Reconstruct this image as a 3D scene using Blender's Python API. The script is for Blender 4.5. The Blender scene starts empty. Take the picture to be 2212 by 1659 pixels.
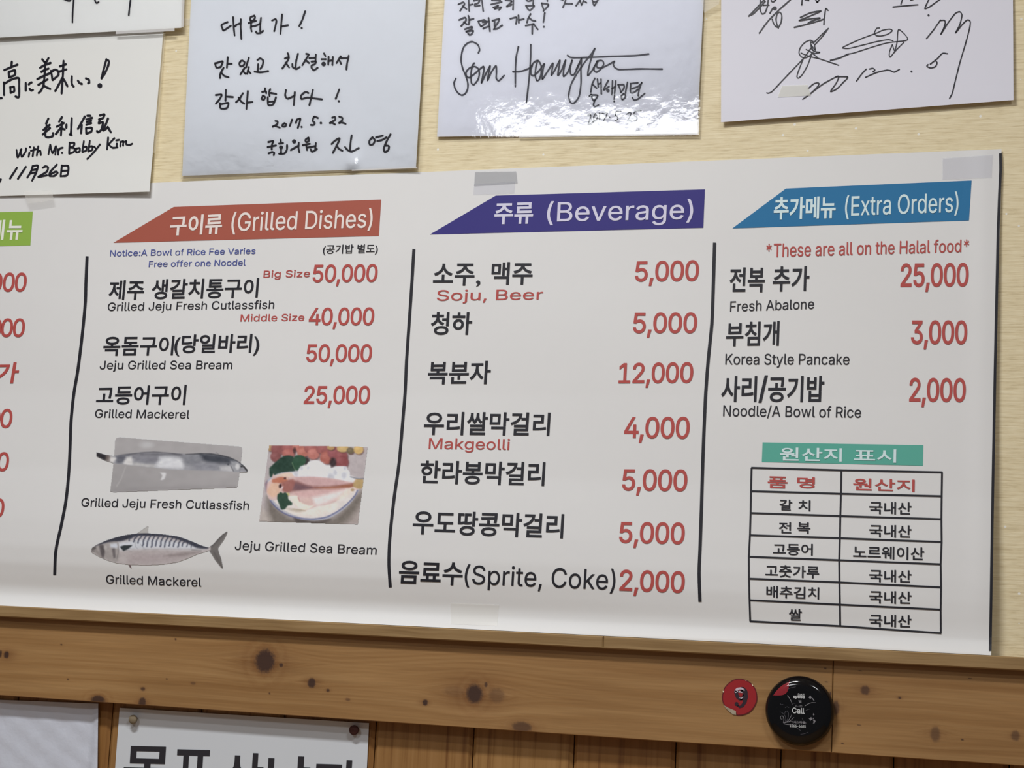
import bpy, bmesh, math, random, os
import numpy as np
from mathutils import Matrix, Vector
from mathutils.geometry import delaunay_2d_cdt
random.seed(4); RNG = np.random.RandomState(7)
sc = bpy.context.scene

# ------------------------------------------------------------------ camera
F, CX, CY = 3500.0, 1106.0, 829.5
Xd = np.array([11600, -62, -F]); Xd /= np.linalg.norm(Xd)
Zd = np.array([1394, -23800, F]); Zd /= np.linalg.norm(Zd)
e = Xd @ Zd / 2; Xn = Xd - e * Zd; Zn = Zd - e * Xd
Xn /= np.linalg.norm(Xn); Zn -= Xn * (Xn @ Zn); Zn /= np.linalg.norm(Zn)
Yn = np.cross(Zn, Xn)
MW = np.array([Xn, Yn, Zn])                 # world = MW @ view (x right, y down, z forward)
CAM = -(MW @ np.array([0, 0, 1.0])) * 1.65
cam = bpy.data.cameras.new('camera'); co = bpy.data.objects.new('camera', cam)
sc.collection.objects.link(co); sc.camera = co
cam.sensor_width = 36; cam.lens = F / 2212 * 36; cam.clip_start = 0.02
m3 = MW @ np.diag([1, -1, -1])
m4 = Matrix([[*m3[i], CAM[i]] for i in range(3)] + [[0, 0, 0, 1]]); co.matrix_world = m4

# ------------------------------------------------------------------ light and exposure
w = bpy.data.worlds.new('world'); sc.world = w; w.use_nodes = True
w.node_tree.nodes['Background'].inputs[0].default_value = (0.93, 0.95, 1.0, 1)
w.node_tree.nodes['Background'].inputs[1].default_value = 0.10
def area(name, loc, sx, sy, power, color, rot=(0, 0, 0)):
    l = bpy.data.lights.new(name, 'AREA'); l.shape = 'RECTANGLE'; l.size = sx; l.size_y = sy
    l.energy = power; l.color = color
    o = bpy.data.objects.new(name, l); sc.collection.objects.link(o); o.location = loc; o.rotation_euler = rot
    return o
area('ceiling_lamp_near', (-0.25, -1.15, 1.15), 0.50, 0.16, 24, (0.975, 0.985, 1.0))
area('ceiling_lamp_behind', (-0.56, -2.83, 1.15), 0.58, 0.50, 19, (0.95, 0.975, 1.0))
area('ceiling_lamp_right', (1.1, -1.7, 1.15), 0.5, 0.12, 12, (0.95, 0.975, 1.0))
sc.view_settings.view_transform = 'Standard'; sc.view_settings.look = 'None'
sc.view_settings.exposure = 0.0; sc.view_settings.gamma = 1.0; sc.view_settings.use_curve_mapping = False

# ------------------------------------------------------------------ helpers
W0 = 0.72
def lin(c, k=W0):
    o = []
    for v in c[:3]:
        v /= 255.0; o.append((v / 12.92 if v <= 0.04045 else ((v + 0.055) / 1.055) ** 2.4) / k)
    return (min(o[0], .95), min(o[1], .95), min(o[2], .95), 1)
def mat(name, c, rough=0.6, spec=0.3, coat=0.0, noise=None, bump=None):
    m = bpy.data.materials.new(name); m.use_nodes = True; nt = m.node_tree; b = nt.nodes['Principled BSDF']
    b.inputs['Base Color'].default_value = c; b.inputs['Roughness'].default_value = rough
    b.inputs['Specular IOR Level'].default_value = spec
    if coat: b.inputs['Coat Weight'].default_value = coat; b.inputs['Coat Roughness'].default_value = 0.03
    tc = nt.nodes.new('ShaderNodeTexCoord')
    if noise:                                   # (scale, amount)
        n = nt.nodes.new('ShaderNodeTexNoise'); n.inputs['Scale'].default_value = noise[0]; n.inputs['Detail'].default_value = 5
        nt.links.new(tc.outputs['Object'], n.inputs['Vector'])
        mr = nt.nodes.new('ShaderNodeMapRange'); mr.inputs[3].default_value = 1 - noise[1]; mr.inputs[4].default_value = 1 + noise[1]
        nt.links.new(n.outputs[0], mr.inputs[0])
        mx = nt.nodes.new('ShaderNodeVectorMath'); mx.operation = 'SCALE'; mx.inputs[0].default_value = c[:3]
        nt.links.new(mr.outputs[0], mx.inputs['Scale']); nt.links.new(mx.outputs[0], b.inputs['Base Color'])
    if bump:                                    # (scale, strength, distance)
        n = nt.nodes.new('ShaderNodeTexNoise'); n.inputs['Scale'].default_value = bump[0]; n.inputs['Detail'].default_value = 3
        nt.links.new(tc.outputs['Object'], n.inputs['Vector'])
        bp_ = nt.nodes.new('ShaderNodeBump'); bp_.inputs['Strength'].default_value = bump[1]; bp_.inputs['Distance'].default_value = bump[2]
        nt.links.new(n.outputs[0], bp_.inputs['Height']); nt.links.new(bp_.outputs[0], b.inputs['Normal'])
    return m
def vmat(name, rough=0.6, spec=0.3, grain=None):
    m = mat(name, (1, 1, 1, 1), rough, spec); nt = m.node_tree; b = nt.nodes['Principled BSDF']
    a = nt.nodes.new('ShaderNodeVertexColor'); a.layer_name = 'Col'
    if grain:
        tc = nt.nodes.new('ShaderNodeTexCoord'); mp = nt.nodes.new('ShaderNodeMapping'); mp.inputs['Scale'].default_value = grain[0]
        n = nt.nodes.new('ShaderNodeTexNoise'); n.inputs['Scale'].default_value = 1; n.inputs['Detail'].default_value = 6
        nt.links.new(tc.outputs['Object'], mp.inputs[0]); nt.links.new(mp.outputs[0], n.inputs['Vector'])
        mr = nt.nodes.new('ShaderNodeMapRange'); mr.inputs[3].default_value = 1 - grain[1]; mr.inputs[4].default_value = 1 + grain[1]
        nt.links.new(n.outputs[0], mr.inputs[0])
        mx = nt.nodes.new('ShaderNodeVectorMath'); mx.operation = 'SCALE'
        nt.links.new(a.outputs[0], mx.inputs[0]); nt.links.new(mr.outputs[0], mx.inputs['Scale']); nt.links.new(mx.outputs[0], b.inputs['Base Color'])
    else: nt.links.new(a.outputs[0], b.inputs['Base Color'])
    return m
def link(name, me, m, parent=None, label=None, cat=None, group=None, kind=None):
    o = bpy.data.objects.new(name, me); sc.collection.objects.link(o)
    if m: me.materials.append(m)
    if parent: o.parent = parent; o.matrix_parent_inverse = parent.matrix_world.inverted()
    for k, v in (('label', label), ('category', cat), ('group', group), ('kind', kind)):
        if v: o[k] = v
    return o
def pyd(name, v, f): me = bpy.data.meshes.new(name); me.from_pydata([tuple(map(float, p)) for p in v], [], [tuple(map(int, q)) for q in f]); return me
def thing(name, loc, label, cat, group=None):
    o = bpy.data.objects.new(name, None); sc.collection.objects.link(o); o.location = tuple(loc); o.empty_display_size = .02
    o.matrix_world = Matrix.Translation(Vector(tuple(loc)))
    o['label'] = label; o['category'] = cat
    if group: o['group'] = group
    return o
def box(name, x0, x1, y0, y1, z0, z1, m, parent=None, bev=0.0, **k):
    bm = bmesh.new(); bmesh.ops.create_cube(bm, size=1)
    for v in bm.verts: v.co = Vector(((x0 + x1) / 2 + v.co.x * (x1 - x0), (y0 + y1) / 2 + v.co.y * (y1 - y0), (z0 + z1) / 2 + v.co.z * (z1 - z0)))
    if bev: bmesh.ops.bevel(bm, geom=bm.edges[:], offset=bev, segments=1, affect='EDGES', profile=.5)
    me = bpy.data.meshes.new(name); bm.to_mesh(me); bm.free(); return link(name, me, m, parent, **k)

# the photograph's plane geometry: a ray through a point of the frame meets a sheet hanging at depth d(X,Z) in front of the wall
def rays(P):
    P = np.atleast_2d(np.asarray(P, float)); R = np.stack([(P[:, 0] - CX) / F, (P[:, 1] - CY) / F, np.ones(len(P))], 1); return R @ MW.T
def hit(P, depth, off=0.0):
    R = rays(P); d = np.full(len(R), 0.003)
    for _ in range(6):
        S = (-d - off - CAM[1]) / R[:, 1]; Q = CAM + R * S[:, None]
        if callable(depth): d = depth(Q[:, 0], Q[:, 2])
        else: d = np.full(len(R), depth)
    S = (-d - off - CAM[1]) / R[:, 1]; return CAM + R * S[:, None]
CROP = dict(P=(0, 0, 1), A=(150, 420, 3.16), B=(150, 680, 3.16), C=(150, 920, 3.16), D=(820, 390, 2.989), E=(820, 680, 2.989), Fq=(820, 970, 2.989),
            G=(1520, 310, 3.1965), H=(1520, 640, 3.1965), I=(1580, 930, 3.386), J1=(0, 440, 5.53), J2=(0, 760, 4.365),
            K1=(0, 110, 9.217), K2=(0, 230, 7.373), L1=(440, 10, 8.508), L2=(440, 100, 6.506), L3=(560, 230, 6.9125),
            M1=(970, 0, 6.506), M2=(970, 80, 7.9), M3=(1200, 90, 8.296), N0=(0, 0, 4.809), N1=(1600, 0, 7.214), N2=(1780, 0, 6.144),
            O=(180, 1490, 3.253), Q1=(190, 930, 6.144), Q2=(180, 1120, 6.9125), Q3=(550, 950, 8.508), S=(1650, 1460, 11.06), U=(1550, 1455, 16.59),
            W1=(0, 1280, 2.602), W2=(800, 1280, 2.765), W3=(1700, 1330, 4.32))
def px(c, p):
    x0, y0, s = CROP[c]; p = np.atleast_2d(np.asarray(p, float)); return p / s + [x0, y0]

# --- text: a font outline laid into a quad on a sheet
FD = bpy.utils.system_resource('DATAFILES', path='fonts') or ''
def font(fn):
    try: return bpy.data.fonts.load(os.path.join(FD, fn))
    except Exception: return None
INTER = font('Inter.woff2')
def sarea(q): return float(np.sum(q[:, 0] * np.roll(q[:, 1], -1) - q[:, 1] * np.roll(q[:, 0], -1))) / 2
def pip(p, q):
    x, y = p; a, b = q, np.roll(q, -1, 0); c = (a[:, 1] > y) != (b[:, 1] > y)
    return bool(np.sum(c & (x < (b[:, 0] - a[:, 0]) * (y - a[:, 1]) / (b[:, 1] - a[:, 1] + 1e-12) + a[:, 0])) % 2)
def contours(s, fnt, space=1.0):
    c = bpy.data.curves.new('t', 'FONT'); c.body = s
    if fnt: c.font = fnt
    c.space_character = space
    o = bpy.data.objects.new('t', c); sc.collection.objects.link(o); dg = bpy.context.evaluated_depsgraph_get()
    ev = o.evaluated_get(dg); cu = ev.to_curve(dg); R_ = []
    for sp in cu.splines:
        B = [(np.array(p.handle_left[:2]), np.array(p.co[:2]), np.array(p.handle_right[:2])) for p in sp.bezier_points]; q = []
        for i in range(len(B)):
            p0, h0, h1, p1 = B[i][1], B[i][2], B[(i + 1) % len(B)][0], B[(i + 1) % len(B)][1]; d = p1 - p0; L = np.hypot(*d) + 1e-9
            flat_ = max(abs(d[0] * (h - p0)[1] - d[1] * (h - p0)[0]) / L for h in (h0, h1)) < .0015; q.append(p0)
            if not flat_:
                for t in (.25, .5, .75): q.append((1 - t) ** 3 * p0 + 3 * (1 - t) ** 2 * t * h0 + 3 * (1 - t) * t * t * h1 + t ** 3 * p1)
        q = np.array(q); q = q[[i for i in range(len(q)) if np.hypot(*(q[i] - q[i - 1])) > 1e-4]]
        if len(q) > 2: R_.append(q)
    ev.to_curve_clear(); bpy.data.objects.remove(o); bpy.data.curves.remove(c); return R_
def fill(R_, kb):
    """thickens the outlines by kb and fills them, holes kept; strokes that overlap are filled one by one"""
    A = [sarea(q) for q in R_]; par = [None] * len(R_)
    for i, q in enumerate(R_):
        for j, p in enumerate(R_):
            if i != j and A[i] * A[j] < 0 and abs(A[j]) > abs(A[i]) and pip(q[0], p) and (par[i] is None or abs(A[j]) < abs(A[par[i]])): par[i] = j
    def off(q, sg):
        e = np.roll(q, -1, 0) - q; L = np.hypot(e[:, 0], e[:, 1]) + 1e-9; n = np.stack([e[:, 1], -e[:, 0]], 1) / L[:, None] * sg; m = n + np.roll(n, 1, 0)
        ml = np.hypot(m[:, 0], m[:, 1]); m = m / (ml[:, None] + 1e-9); c = np.maximum(.6, (m * n).sum(1)); return q + m * (kb / c)[:, None] * (ml > .15)[:, None]
    loops = []
    for j, p in enumerate(R_):
        sg = 1.0 if A[j] > 0 else -1.0; loops.append(off(p, sg if par[j] is None else -sg))
    P = np.vstack(loops); E = []; b = 0
    for l in loops: n = len(l); E += [(b + k, b + (k + 1) % n) for k in range(n)]; b += n
    o = delaunay_2d_cdt([Vector(p) for p in P.tolist()], E, [], 0, 1e-5, False); V = np.array([tuple(v) for v in o[0]]); T = np.array([tuple(f) for f in o[2]])
    c = V[T].mean(1); e0 = P[[e_[0] for e_ in E]]; e1 = P[[e_[1] for e_ in E]]; y = c[:, 1:2]     # non-zero winding at each triangle's centre
    up = (e0[None, :, 1] <= y) & (e1[None, :, 1] > y); dn = (e0[None, :, 1] > y) & (e1[None, :, 1] <= y)
    side = (e1[:, 0] - e0[:, 0])[None] * (y - e0[None, :, 1]) - (c[:, 0:1] - e0[None, :, 0]) * (e1[:, 1] - e0[:, 1])[None]
    wn = (up & (side > 0)).sum(1) - (dn & (side < 0)).sum(1)
    return V, [tuple(t) for t in T[wn != 0].tolist()]
CAPS = {}
def cap(fnt, bold):
    k = (fnt.name if fnt else '', bold)
    if k not in CAPS: V = np.vstack(contours('H', fnt)); CAPS[k] = (V[:, 1].min(), V[:, 1].max())
    return CAPS[k]
def slant(x): return 0.1 - 4.2e-5 * (x - 150)
def text(name, crop, s, x0, x1, yl, yr, hl, hr, m, parent, depth, off=0.0004, bold=0.0, mode='b', fnt=None, sl=None, space=1.0, label=None, thick=0):
    R_ = contours(s, fnt, space); V = np.vstack(R_); xm, xM = V[:, 0].min(), V[:, 0].max()
    if mode == 'b': a, b = V[:, 1].min(), V[:, 1].max()
    else: a, b = cap(fnt, bold)
    BL, BR = px(crop, (x0, yl))[0], px(crop, (x1, yr))[0]; sc_ = CROP[crop][2]; HL, HR = hl / sc_, hr / sc_
    s0 = slant((BL[0] + BR[0]) / 2) if sl is None else sl
    kb = bold * (HL + HR) / 2; dd = (BR - BL) / np.hypot(*(BR - BL)); BL = BL + dd * kb + [0, -kb]; BR = BR - dd * kb + [0, -kb]; HL -= 2 * kb; HR -= 2 * kb
    def place(q):                                               # the quad's width is measured at mid height, so the slant swings about it
        u = (q[:, 0] - xm) / (xM - xm); v = (q[:, 1] - a) / (b - a); H = HL + (HR - HL) * u
        return BL + (BR - BL) * u[:, None] + np.stack([s0 * H * (v - .5), -H * v], 1)
    P, Fs = fill([place(q) for q in R_], kb)
    Q = hit(P, depth, off); me = pyd(name, Q, Fs)
    me.flip_normals() if me.polygons and me.polygons[0].normal.y > 0 else None
    return link(name, me, m, parent, label=label)

def cr(p, n=6):
    p = np.asarray(p, float)
    if len(p) < 3: return np.array([p[0] + (p[-1] - p[0]) * t for t in np.linspace(0, 1, 5)])
    q = np.vstack([2 * p[0] - p[1], p, 2 * p[-1] - p[-2]]); out = []
    for i in range(1, len(q) - 2):
        m0 = (q[i + 1] - q[i - 1]) * .4; m1 = (q[i + 2] - q[i]) * .4
        L = np.linalg.norm(q[i + 1] - q[i])
        for mm in (m0, m1):
            nn = np.linalg.norm(mm)
            if nn > L: mm *= L / nn
        for k in range(n):
            t = k / n; out.append((2 * t ** 3 - 3 * t * t + 1) * q[i] + (t ** 3 - 2 * t * t + t) * m0 + (-2 * t ** 3 + 3 * t * t) * q[i + 1] + (t ** 3 - t * t) * m1)
    out.append(p[-1]); return np.array(out)
def ribbon(P, wd, V, Fs, closed=False, curve=True, taper=0.0):
    """adds a pen stroke of width wd (frame pixels) to V, Fs"""
    if curve: P = cr(P)
    else: P = np.asarray(P, float)
    keep = [0] + [i for i in range(1, len(P)) if np.linalg.norm(P[i] - P[i - 1]) > 1e-3]; P = P[keep]
    n = len(P); T = np.gradient(P, axis=0) if n > 1 else np.array([[1, 0]]); T /= (np.linalg.norm(T, axis=1)[:, None] + 1e-9)
    N = np.stack([-T[:, 1], T[:, 0]], 1); r = wd / 2 * (1 + .08 * np.sin(np.arange(n) * .9 + P[0, 0]))
    if taper: r = r * (1 - taper * np.linspace(0, 1, n) ** 2)
    b = len(V)
    for i in range(n): V.append(P[i] + N[i] * r[i]); V.append(P[i] - N[i] * r[i])
    for i in range(n - 1): Fs.append((b + 2 * i, b + 2 * i + 1, b + 2 * i + 3, b + 2 * i + 2))
    for i in range(0, n):                                     # round joints and caps
        if i in (0, n - 1) or (1 <= i < n - 1 and T[i - 1] @ T[i] < .85):
            b = len(V)
            for k in range(10): a = k * math.pi / 5; V.append(P[i] + r[i] * np.array([math.cos(a), math.sin(a)]))
            Fs.append(tuple(range(b, b + 10)))
def strokes(name, crop, L, wd, m, parent, depth, off=0.0004, label=None, curve=True, taper=0.0):
    if len(L) > 1 and crop in ('N1', 'N2') and wd < 30:          # the big loose strokes of this note stand apart from each other
        for k, st in enumerate(L): strokes('pen_stroke', crop, [st], wd, m, parent, depth, off + k * 4e-6, label, curve, taper)
        return
    V, Fs = [], []; s = CROP[crop][2]
    for st in L:
        if len(st) == 1:                                       # a dot: [(x, y, r)]
            x, y, r = st[0]; c = px(crop, (x, y))[0]; b = len(V)
            for k in range(12): a = k * math.pi / 6; V.append(c + r / s * np.array([math.cos(a), math.sin(a)]))
            Fs.append(tuple(range(b, b + 12)))
        else: ribbon(px(crop, st), wd / s, V, Fs, curve=curve, taper=taper)
    # stagger the strokes by microns so that overlaps do not fight
    Q = hit(np.array(V), depth, off); me = pyd(name, Q, Fs); return link(name, me, m, parent, label=label)
def flat(name, crop, poly, m, parent, depth, off=0.0003, n=1, label=None, **k):
    """quad (TL TR BR BL) as a fine grid lying on the sheet, or any polygon as a single face"""
    p = px(crop, poly)
    if len(p) == 4 and n > 1:
        V = []; Fs = []
        for j in range(n + 1):
            for i in range(n + 1):
                u, v = i / n, j / n; V.append((p[0] * (1 - u) + p[1] * u) * (1 - v) + (p[3] * (1 - u) + p[2] * u) * v)
        for j in range(n):
            for i in range(n): a = j * (n + 1) + i; Fs.append((a, a + 1, a + n + 2, a + n + 1))
    else: V = list(p); Fs = [tuple(range(len(p)))]
    return link(name, pyd(name, hit(np.array(V), depth, off), Fs), m, parent, label=label, **k)

def sheet_mesh(name, V, nu, nv, th):
    """front grid, back grid and a crisp rim"""
    idx = np.arange(nu * nv).reshape(nv, nu); Fr = np.stack([idx[:-1, :-1], idx[1:, :-1], idx[1:, 1:], idx[:-1, 1:]], -1).reshape(-1, 4)
    Bk = V + np.array([0, th, 0]); n = nu * nv; Fs = Fr.tolist() + (Fr[:, ::-1] + n).tolist()
    loop = np.concatenate([idx[0, :-1], idx[:-1, -1], idx[-1, :0:-1], idx[:0:-1, 0]]); W_ = np.vstack([V, Bk, V[loop], Bk[loop]]); L = len(loop); b = 2 * n
    Fs += [(b + k, b + (k + 1) % L, b + L + (k + 1) % L, b + L + k) for k in range(L)]
    me = pyd(name, W_, Fs); me.polygons.foreach_set('use_smooth', [i < 2 * len(Fr) for i in range(len(Fs))]); return me

# --- 2D value noise for the wood
def vnoise(x, y, seed=0):
    r = np.random.RandomState(seed); G = r.rand(256, 256); xi = np.floor(x).astype(int); yi = np.floor(y).astype(int); fx = x - xi; fy = y - yi
    fx = fx * fx * (3 - 2 * fx); fy = fy * fy * (3 - 2 * fy); g = lambda a, b: G[a % 256, b % 256]
    return (g(xi, yi) * (1 - fx) + g(xi + 1, yi) * fx) * (1 - fy) + (g(xi, yi + 1) * (1 - fx) + g(xi + 1, yi + 1) * fx) * fy
def srgb2lin(A, k=W0):
    A = np.clip(A, 0, 255) / 255.0; return np.clip(np.where(A <= .04045, A / 12.92, ((A + .055) / 1.055) ** 2.4) / k, 0, .95)
def setcol(me, C):
    at = me.color_attributes.new('Col', 'FLOAT_COLOR', 'POINT'); A = np.ones((len(C), 4), np.float32); A[:, :3] = C; at.data.foreach_set('color', A.ravel())

# ------------------------------------------------------------------ the wall
Z_BOT, Z_TOP = -0.2495, 0.2265
Zl = float(np.mean([hit([p], .034)[0][2] for p in ((0, 1312.7), (850, 1351.9), (1600, 1384.6), (2140, 1414.6))]))   # ledge top
Zl2 = float(np.mean([hit([p], .034)[0][2] for p in ((0, 1335.7), (850, 1376), (1500, 1409), (2212, 1448.7))]))
Zr = float(np.mean([hit([p], .024)[0][2] for p in ((0, 1504), (850, 1558.6), (1500, 1605), (1860, 1632), (2212, 1654))]))
XL, XR = -1.25, 1.15
def wallpaper():
    m = mat('wallpaper', lin((205, 191, 156)), .55, .35); nt = m.node_tree; b = nt.nodes['Principled BSDF']
    tc = nt.nodes.new('ShaderNodeTexCoord'); N = nt.nodes.new; Lk = nt.links.new
    def noise(scale, det, vec=None):
        mp = N('ShaderNodeMapping'); mp.inputs['Scale'].default_value = scale; Lk(tc.outputs['Object'] if vec is None else vec, mp.inputs[0])
        n = N('ShaderNodeTexNoise'); n.inputs['Scale'].default_value = 1; n.inputs['Detail'].default_value = det; n.inputs['Roughness'].default_value = .6; Lk(mp.outputs[0], n.inputs['Vector']); return n.outputs[0]
    a = noise((32, 32, 620), 5); c2 = noise((60, 60, 240), 3); c3 = noise((4, 4, 6), 2)
    cr_ = N('ShaderNodeValToRGB'); cr_.color_ramp.elements[0].position = .38; cr_.color_ramp.elements[1].position = .64
    cr_.color_ramp.elements[0].color = lin((189, 174, 139)); cr_.color_ramp.elements[1].color = lin((216, 204, 172)); e2 = cr_.color_ramp.elements.new(.45); e2.color = lin((203, 189, 154))
    ad = N('ShaderNodeMath'); ad.operation = 'MULTIPLY_ADD'; ad.inputs[1].default_value = .35; Lk(c2, ad.inputs[0]); 
    m1 = N('ShaderNodeMath'); m1.operation = 'MULTIPLY'; m1.inputs[1].default_value = .65; Lk(a, m1.inputs[0]); Lk(m1.outputs[0], ad.inputs[2]); Lk(ad.outputs[0], cr_.inputs[0])
    # glitter flakes
    vo = N('ShaderNodeTexVoronoi'); vo.inputs['Scale'].default_value = 85; Lk(tc.outputs['Object'], vo.inputs['Vector'])
    lt = N('ShaderNodeMath'); lt.operation = 'LESS_THAN'; lt.inputs[1].default_value = .11; Lk(vo.outputs['Distance'], lt.inputs[0])
    sx = N('ShaderNodeSeparateColor'); Lk(vo.outputs['Color'], sx.inputs[0]); gt = N('ShaderNodeMath'); gt.operation = 'GREATER_THAN'; gt.inputs[1].default_value = .72; Lk(sx.outputs[0], gt.inputs[0])
    mu = N('ShaderNodeMath'); mu.operation = 'MULTIPLY'; Lk(lt.outputs[0], mu.inputs[0]); Lk(gt.outputs[0], mu.inputs[1])
    mi = N('ShaderNodeMix'); mi.data_type = 'RGBA'; Lk(mu.outputs[0], mi.inputs[0]); Lk(cr_.outputs[0], mi.inputs[6]); mi.inputs[7].default_value = (.95, .93, .84, 1)
    Lk(mi.outputs[2], b.inputs['Base Color'])
    bu = N('ShaderNodeBump'); bu.inputs['Strength'].default_value = .5; bu.inputs['Distance'].default_value = .0006; Lk(a, bu.inputs['Height']); Lk(bu.outputs[0], b.inputs['Normal'])
    return m
M_WALL = wallpaper()
box('wall_back', XL, XR, 0, .06, Zl - .05, 1.15, M_WALL, kind='structure')

# vertical tongue and groove boards below
def plank_mat(i):
    m = mat('pine_board', (1, 1, 1, 1), .45, .35); nt = m.node_tree; b = nt.nodes['Principled BSDF']; N = nt.nodes.new; Lk = nt.links.new
    tc = N('ShaderNodeTexCoord'); mp = N('ShaderNodeMapping'); mp.inputs['Scale'].default_value = (150, 150, 3.5); mp.inputs['Location'].default_value = (i * 7.3, 0, i * 3.1); Lk(tc.outputs['Object'], mp.inputs[0])
    n = N('ShaderNodeTexNoise'); n.inputs['Scale'].default_value = 1; n.inputs['Detail'].default_value = 4; n.inputs['Roughness'].default_value = .62; Lk(mp.outputs[0], n.inputs['Vector'])
    cr_ = N('ShaderNodeValToRGB'); el = cr_.color_ramp.elements; el[0].position = .30; el[1].position = .72
    base = [(134, 98, 56), (142, 106, 62), (130, 92, 50)][i % 3]
    el[0].color = lin((102, 66, 33)); el[1].color = lin(tuple(v + 10 for v in base)); x = el.new(.46); x.color = lin(base)
    Lk(n.outputs[0], cr_.inputs[0]); Lk(cr_.outputs[0], b.inputs['Base Color']); return m
M_PL = [plank_mat(i) for i in range(3)]
M_DARK = mat('dark_gap', lin((60, 38, 22)), .8, .1)
lower = box('wall_lower', XL, XR, .012, .05, -1.62, Zl - .02, M_DARK, kind='structure')
D_PL = .004
gx = [-1.2, -1.09, -.98] + [float(hit([(x, 1640)], D_PL)[0][0]) for x in (-390, -180, 24, 232, 425, 606, 806, 1019, 1237.6, 1458, 1686, 1930, 2180, 2440, 2700)]
gx += [gx[-1] + .11 * k for k in range(1, 5)]
for i in range(len(gx) - 1):
    x0, x1 = gx[i] + .0006, gx[i + 1] - .0006; c = .0035; d = -D_PL; z0, z1 = -1.6, Zr + .03
    prof = [(x0, .012), (x0, d + c * .8), (x0 + c, d), (x1 - c, d), (x1, d + c * .8), (x1, .012)]
    V = [(p[0], p[1], z) for z in (z0, z1) for p in prof]; n = len(prof)
    link('plank', pyd('plank', V, [tuple(range(n))[::1], tuple(range(2 * n - 1, n - 1, -1))] + [(k, (k + 1) % n, n + (k + 1) % n, n + k) for k in range(n)]), M_PL[i % 3], lower)

# ---- horizontal knotty rail: coloured per vertex, knots bend the grain
KN = [  # frame px x, y, radius x, radius y, darkness, halo
 ('W1', 1490, 385, 56, 62, 1, 150), ('W1', 1752, 508, 22, 26, 1, 50), ('W1', 1580, 408, 11, 11, .9, 20), ('W1', 1843, 550, 9, 9, .8, 18), ('W1', 36, 350, 16, 20, 1, 60), ('W1', 3, 345, 8, 22, .9, 20),
 ('W1', 550, 605, 42, 26, .95, 60), ('W1', 800, 618, 22, 28, .9, 45), ('W1', 803, 542, 14, 10, .7, 22), ('W1', 345, 292, 6, 5, .7, 8), ('W1', 382, 488, 6, 6, .6, 8), ('W1', 987, 262, 6, 6, .8, 8), ('W1', 937, 485, 5, 5, .7, 7), ('W1', 1514, 567, 5, 6, .7, 8), ('W1', 1085, 510, 16, 8, .35, 20), ('W1', 1955, 602, 14, 8, .4, 20),
 ('W2', 622, 605, 46, 50, 1, 190), ('W2', 327, 657, 15, 17, 1, 36), ('W2', 690, 550, 9, 14, .75, 16), ('W2', 755, 615, 45, 40, .28, 60), ('W2', 905, 805, 55, 30, .6, 100), ('W2', 500, 590, 60, 30, .14, 60),
 ('W3', 730, 695, 36, 36, .7, 90), ('W3', 1052, 768, 13, 10, .85, 24), ('W3', 455, 860, 26, 60, .7, 60), ('W3', 1385, 1105, 36, 62, .45, 80), ('W3', 2132, 1120, 32, 40, .5, 60), ('W3', 683, 514, 12, 5, .9, 8), ('W3', 357, 492, 11, 5, .9, 8), ('W3', 369, 619, 11, 5, .9, 8), ('W3', 1708, 585, 13, 5, .9, 8), ('W3', 671, 1020, 13, 5, .9, 8), ('W3', 520, 1193, 12, 5, .9, 8), ('W3', 1635, 1157, 13, 5, .9, 8), ('W3', 405, 730, 8, 20, .8, 14)]
D_R = .024
def rail_colour(V):
    x, z = V[:, 0], V[:, 2]; zc = z.copy(); dark = np.zeros(len(x)); halo = np.zeros(len(x)); ring = np.zeros(len(x))
    for c, kx, ky, rx, ry, dk, hl in KN:
        P = hit(px(c, (kx, ky)), D_R)[0]; s = CROP[c][2]; mm = .00047 / s; rx, ry, hl = rx * mm, ry * mm, hl * mm
        dx, dz = x - P[0], z - P[2]; r = np.sqrt((dx / rx) ** 2 + (dz / ry) ** 2) + .25 * (vnoise(dx * 900 + 9, dz * 900 + 5, 3) - .5)
        dark = np.maximum(dark, dk * np.clip((1.22 - r) / .42, 0, 1)); halo = np.maximum(halo, dk * .55 * np.exp(-((dx / (hl * 1.3)) ** 2 + (dz / (hl * .7)) ** 2) * 1.6))
        if max(rx, ry) > .006: ring = ring + np.sin(r * 5.5 + vnoise(dx * 200, dz * 300, 9) * 2) * np.exp(-((r - 1.2) / 1.3) ** 2) * (r > .9) * dk ** 2
        if max(rx, ry) > .003: zc = zc + np.sign(dz + 1e-9) * -1 * ry * 1.6 * np.exp(-(dx / (hl * 1.6)) ** 2) * np.exp(-np.abs(dz) / (hl * .55))
    g = vnoise(x * 7 + 3, zc * 420 + vnoise(x * 5, z * 30, 5) * 6, 1) * .5 + vnoise(x * 16, zc * 1100, 2) * .25 + vnoise(x * 4, zc * 130 + vnoise(x * 6, zc * 20, 8) * 2, 4) * .55
    g = (g - .65) / .5; big = vnoise(x * 9, z * 30, 6) - .5
    base = np.array([140, 106, 66.0]); C = base + np.outer(-g * 12, [1, 1.05, .95]) + np.outer(big * 14, [1, .9, .7])
    C = C - ring[:, None] * np.array([5, 6, 5.0]); C = C * (1 - halo[:, None] * .42 * np.array([.75, 1, 1.15])); C = C * (1 - dark[:, None]) + np.array([62, 43, 34.0]) * dark[:, None]
    return srgb2lin(C)
M_RAIL = vmat('knotty_pine', .5, .35, ((25, 25, 900), .17))
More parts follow.
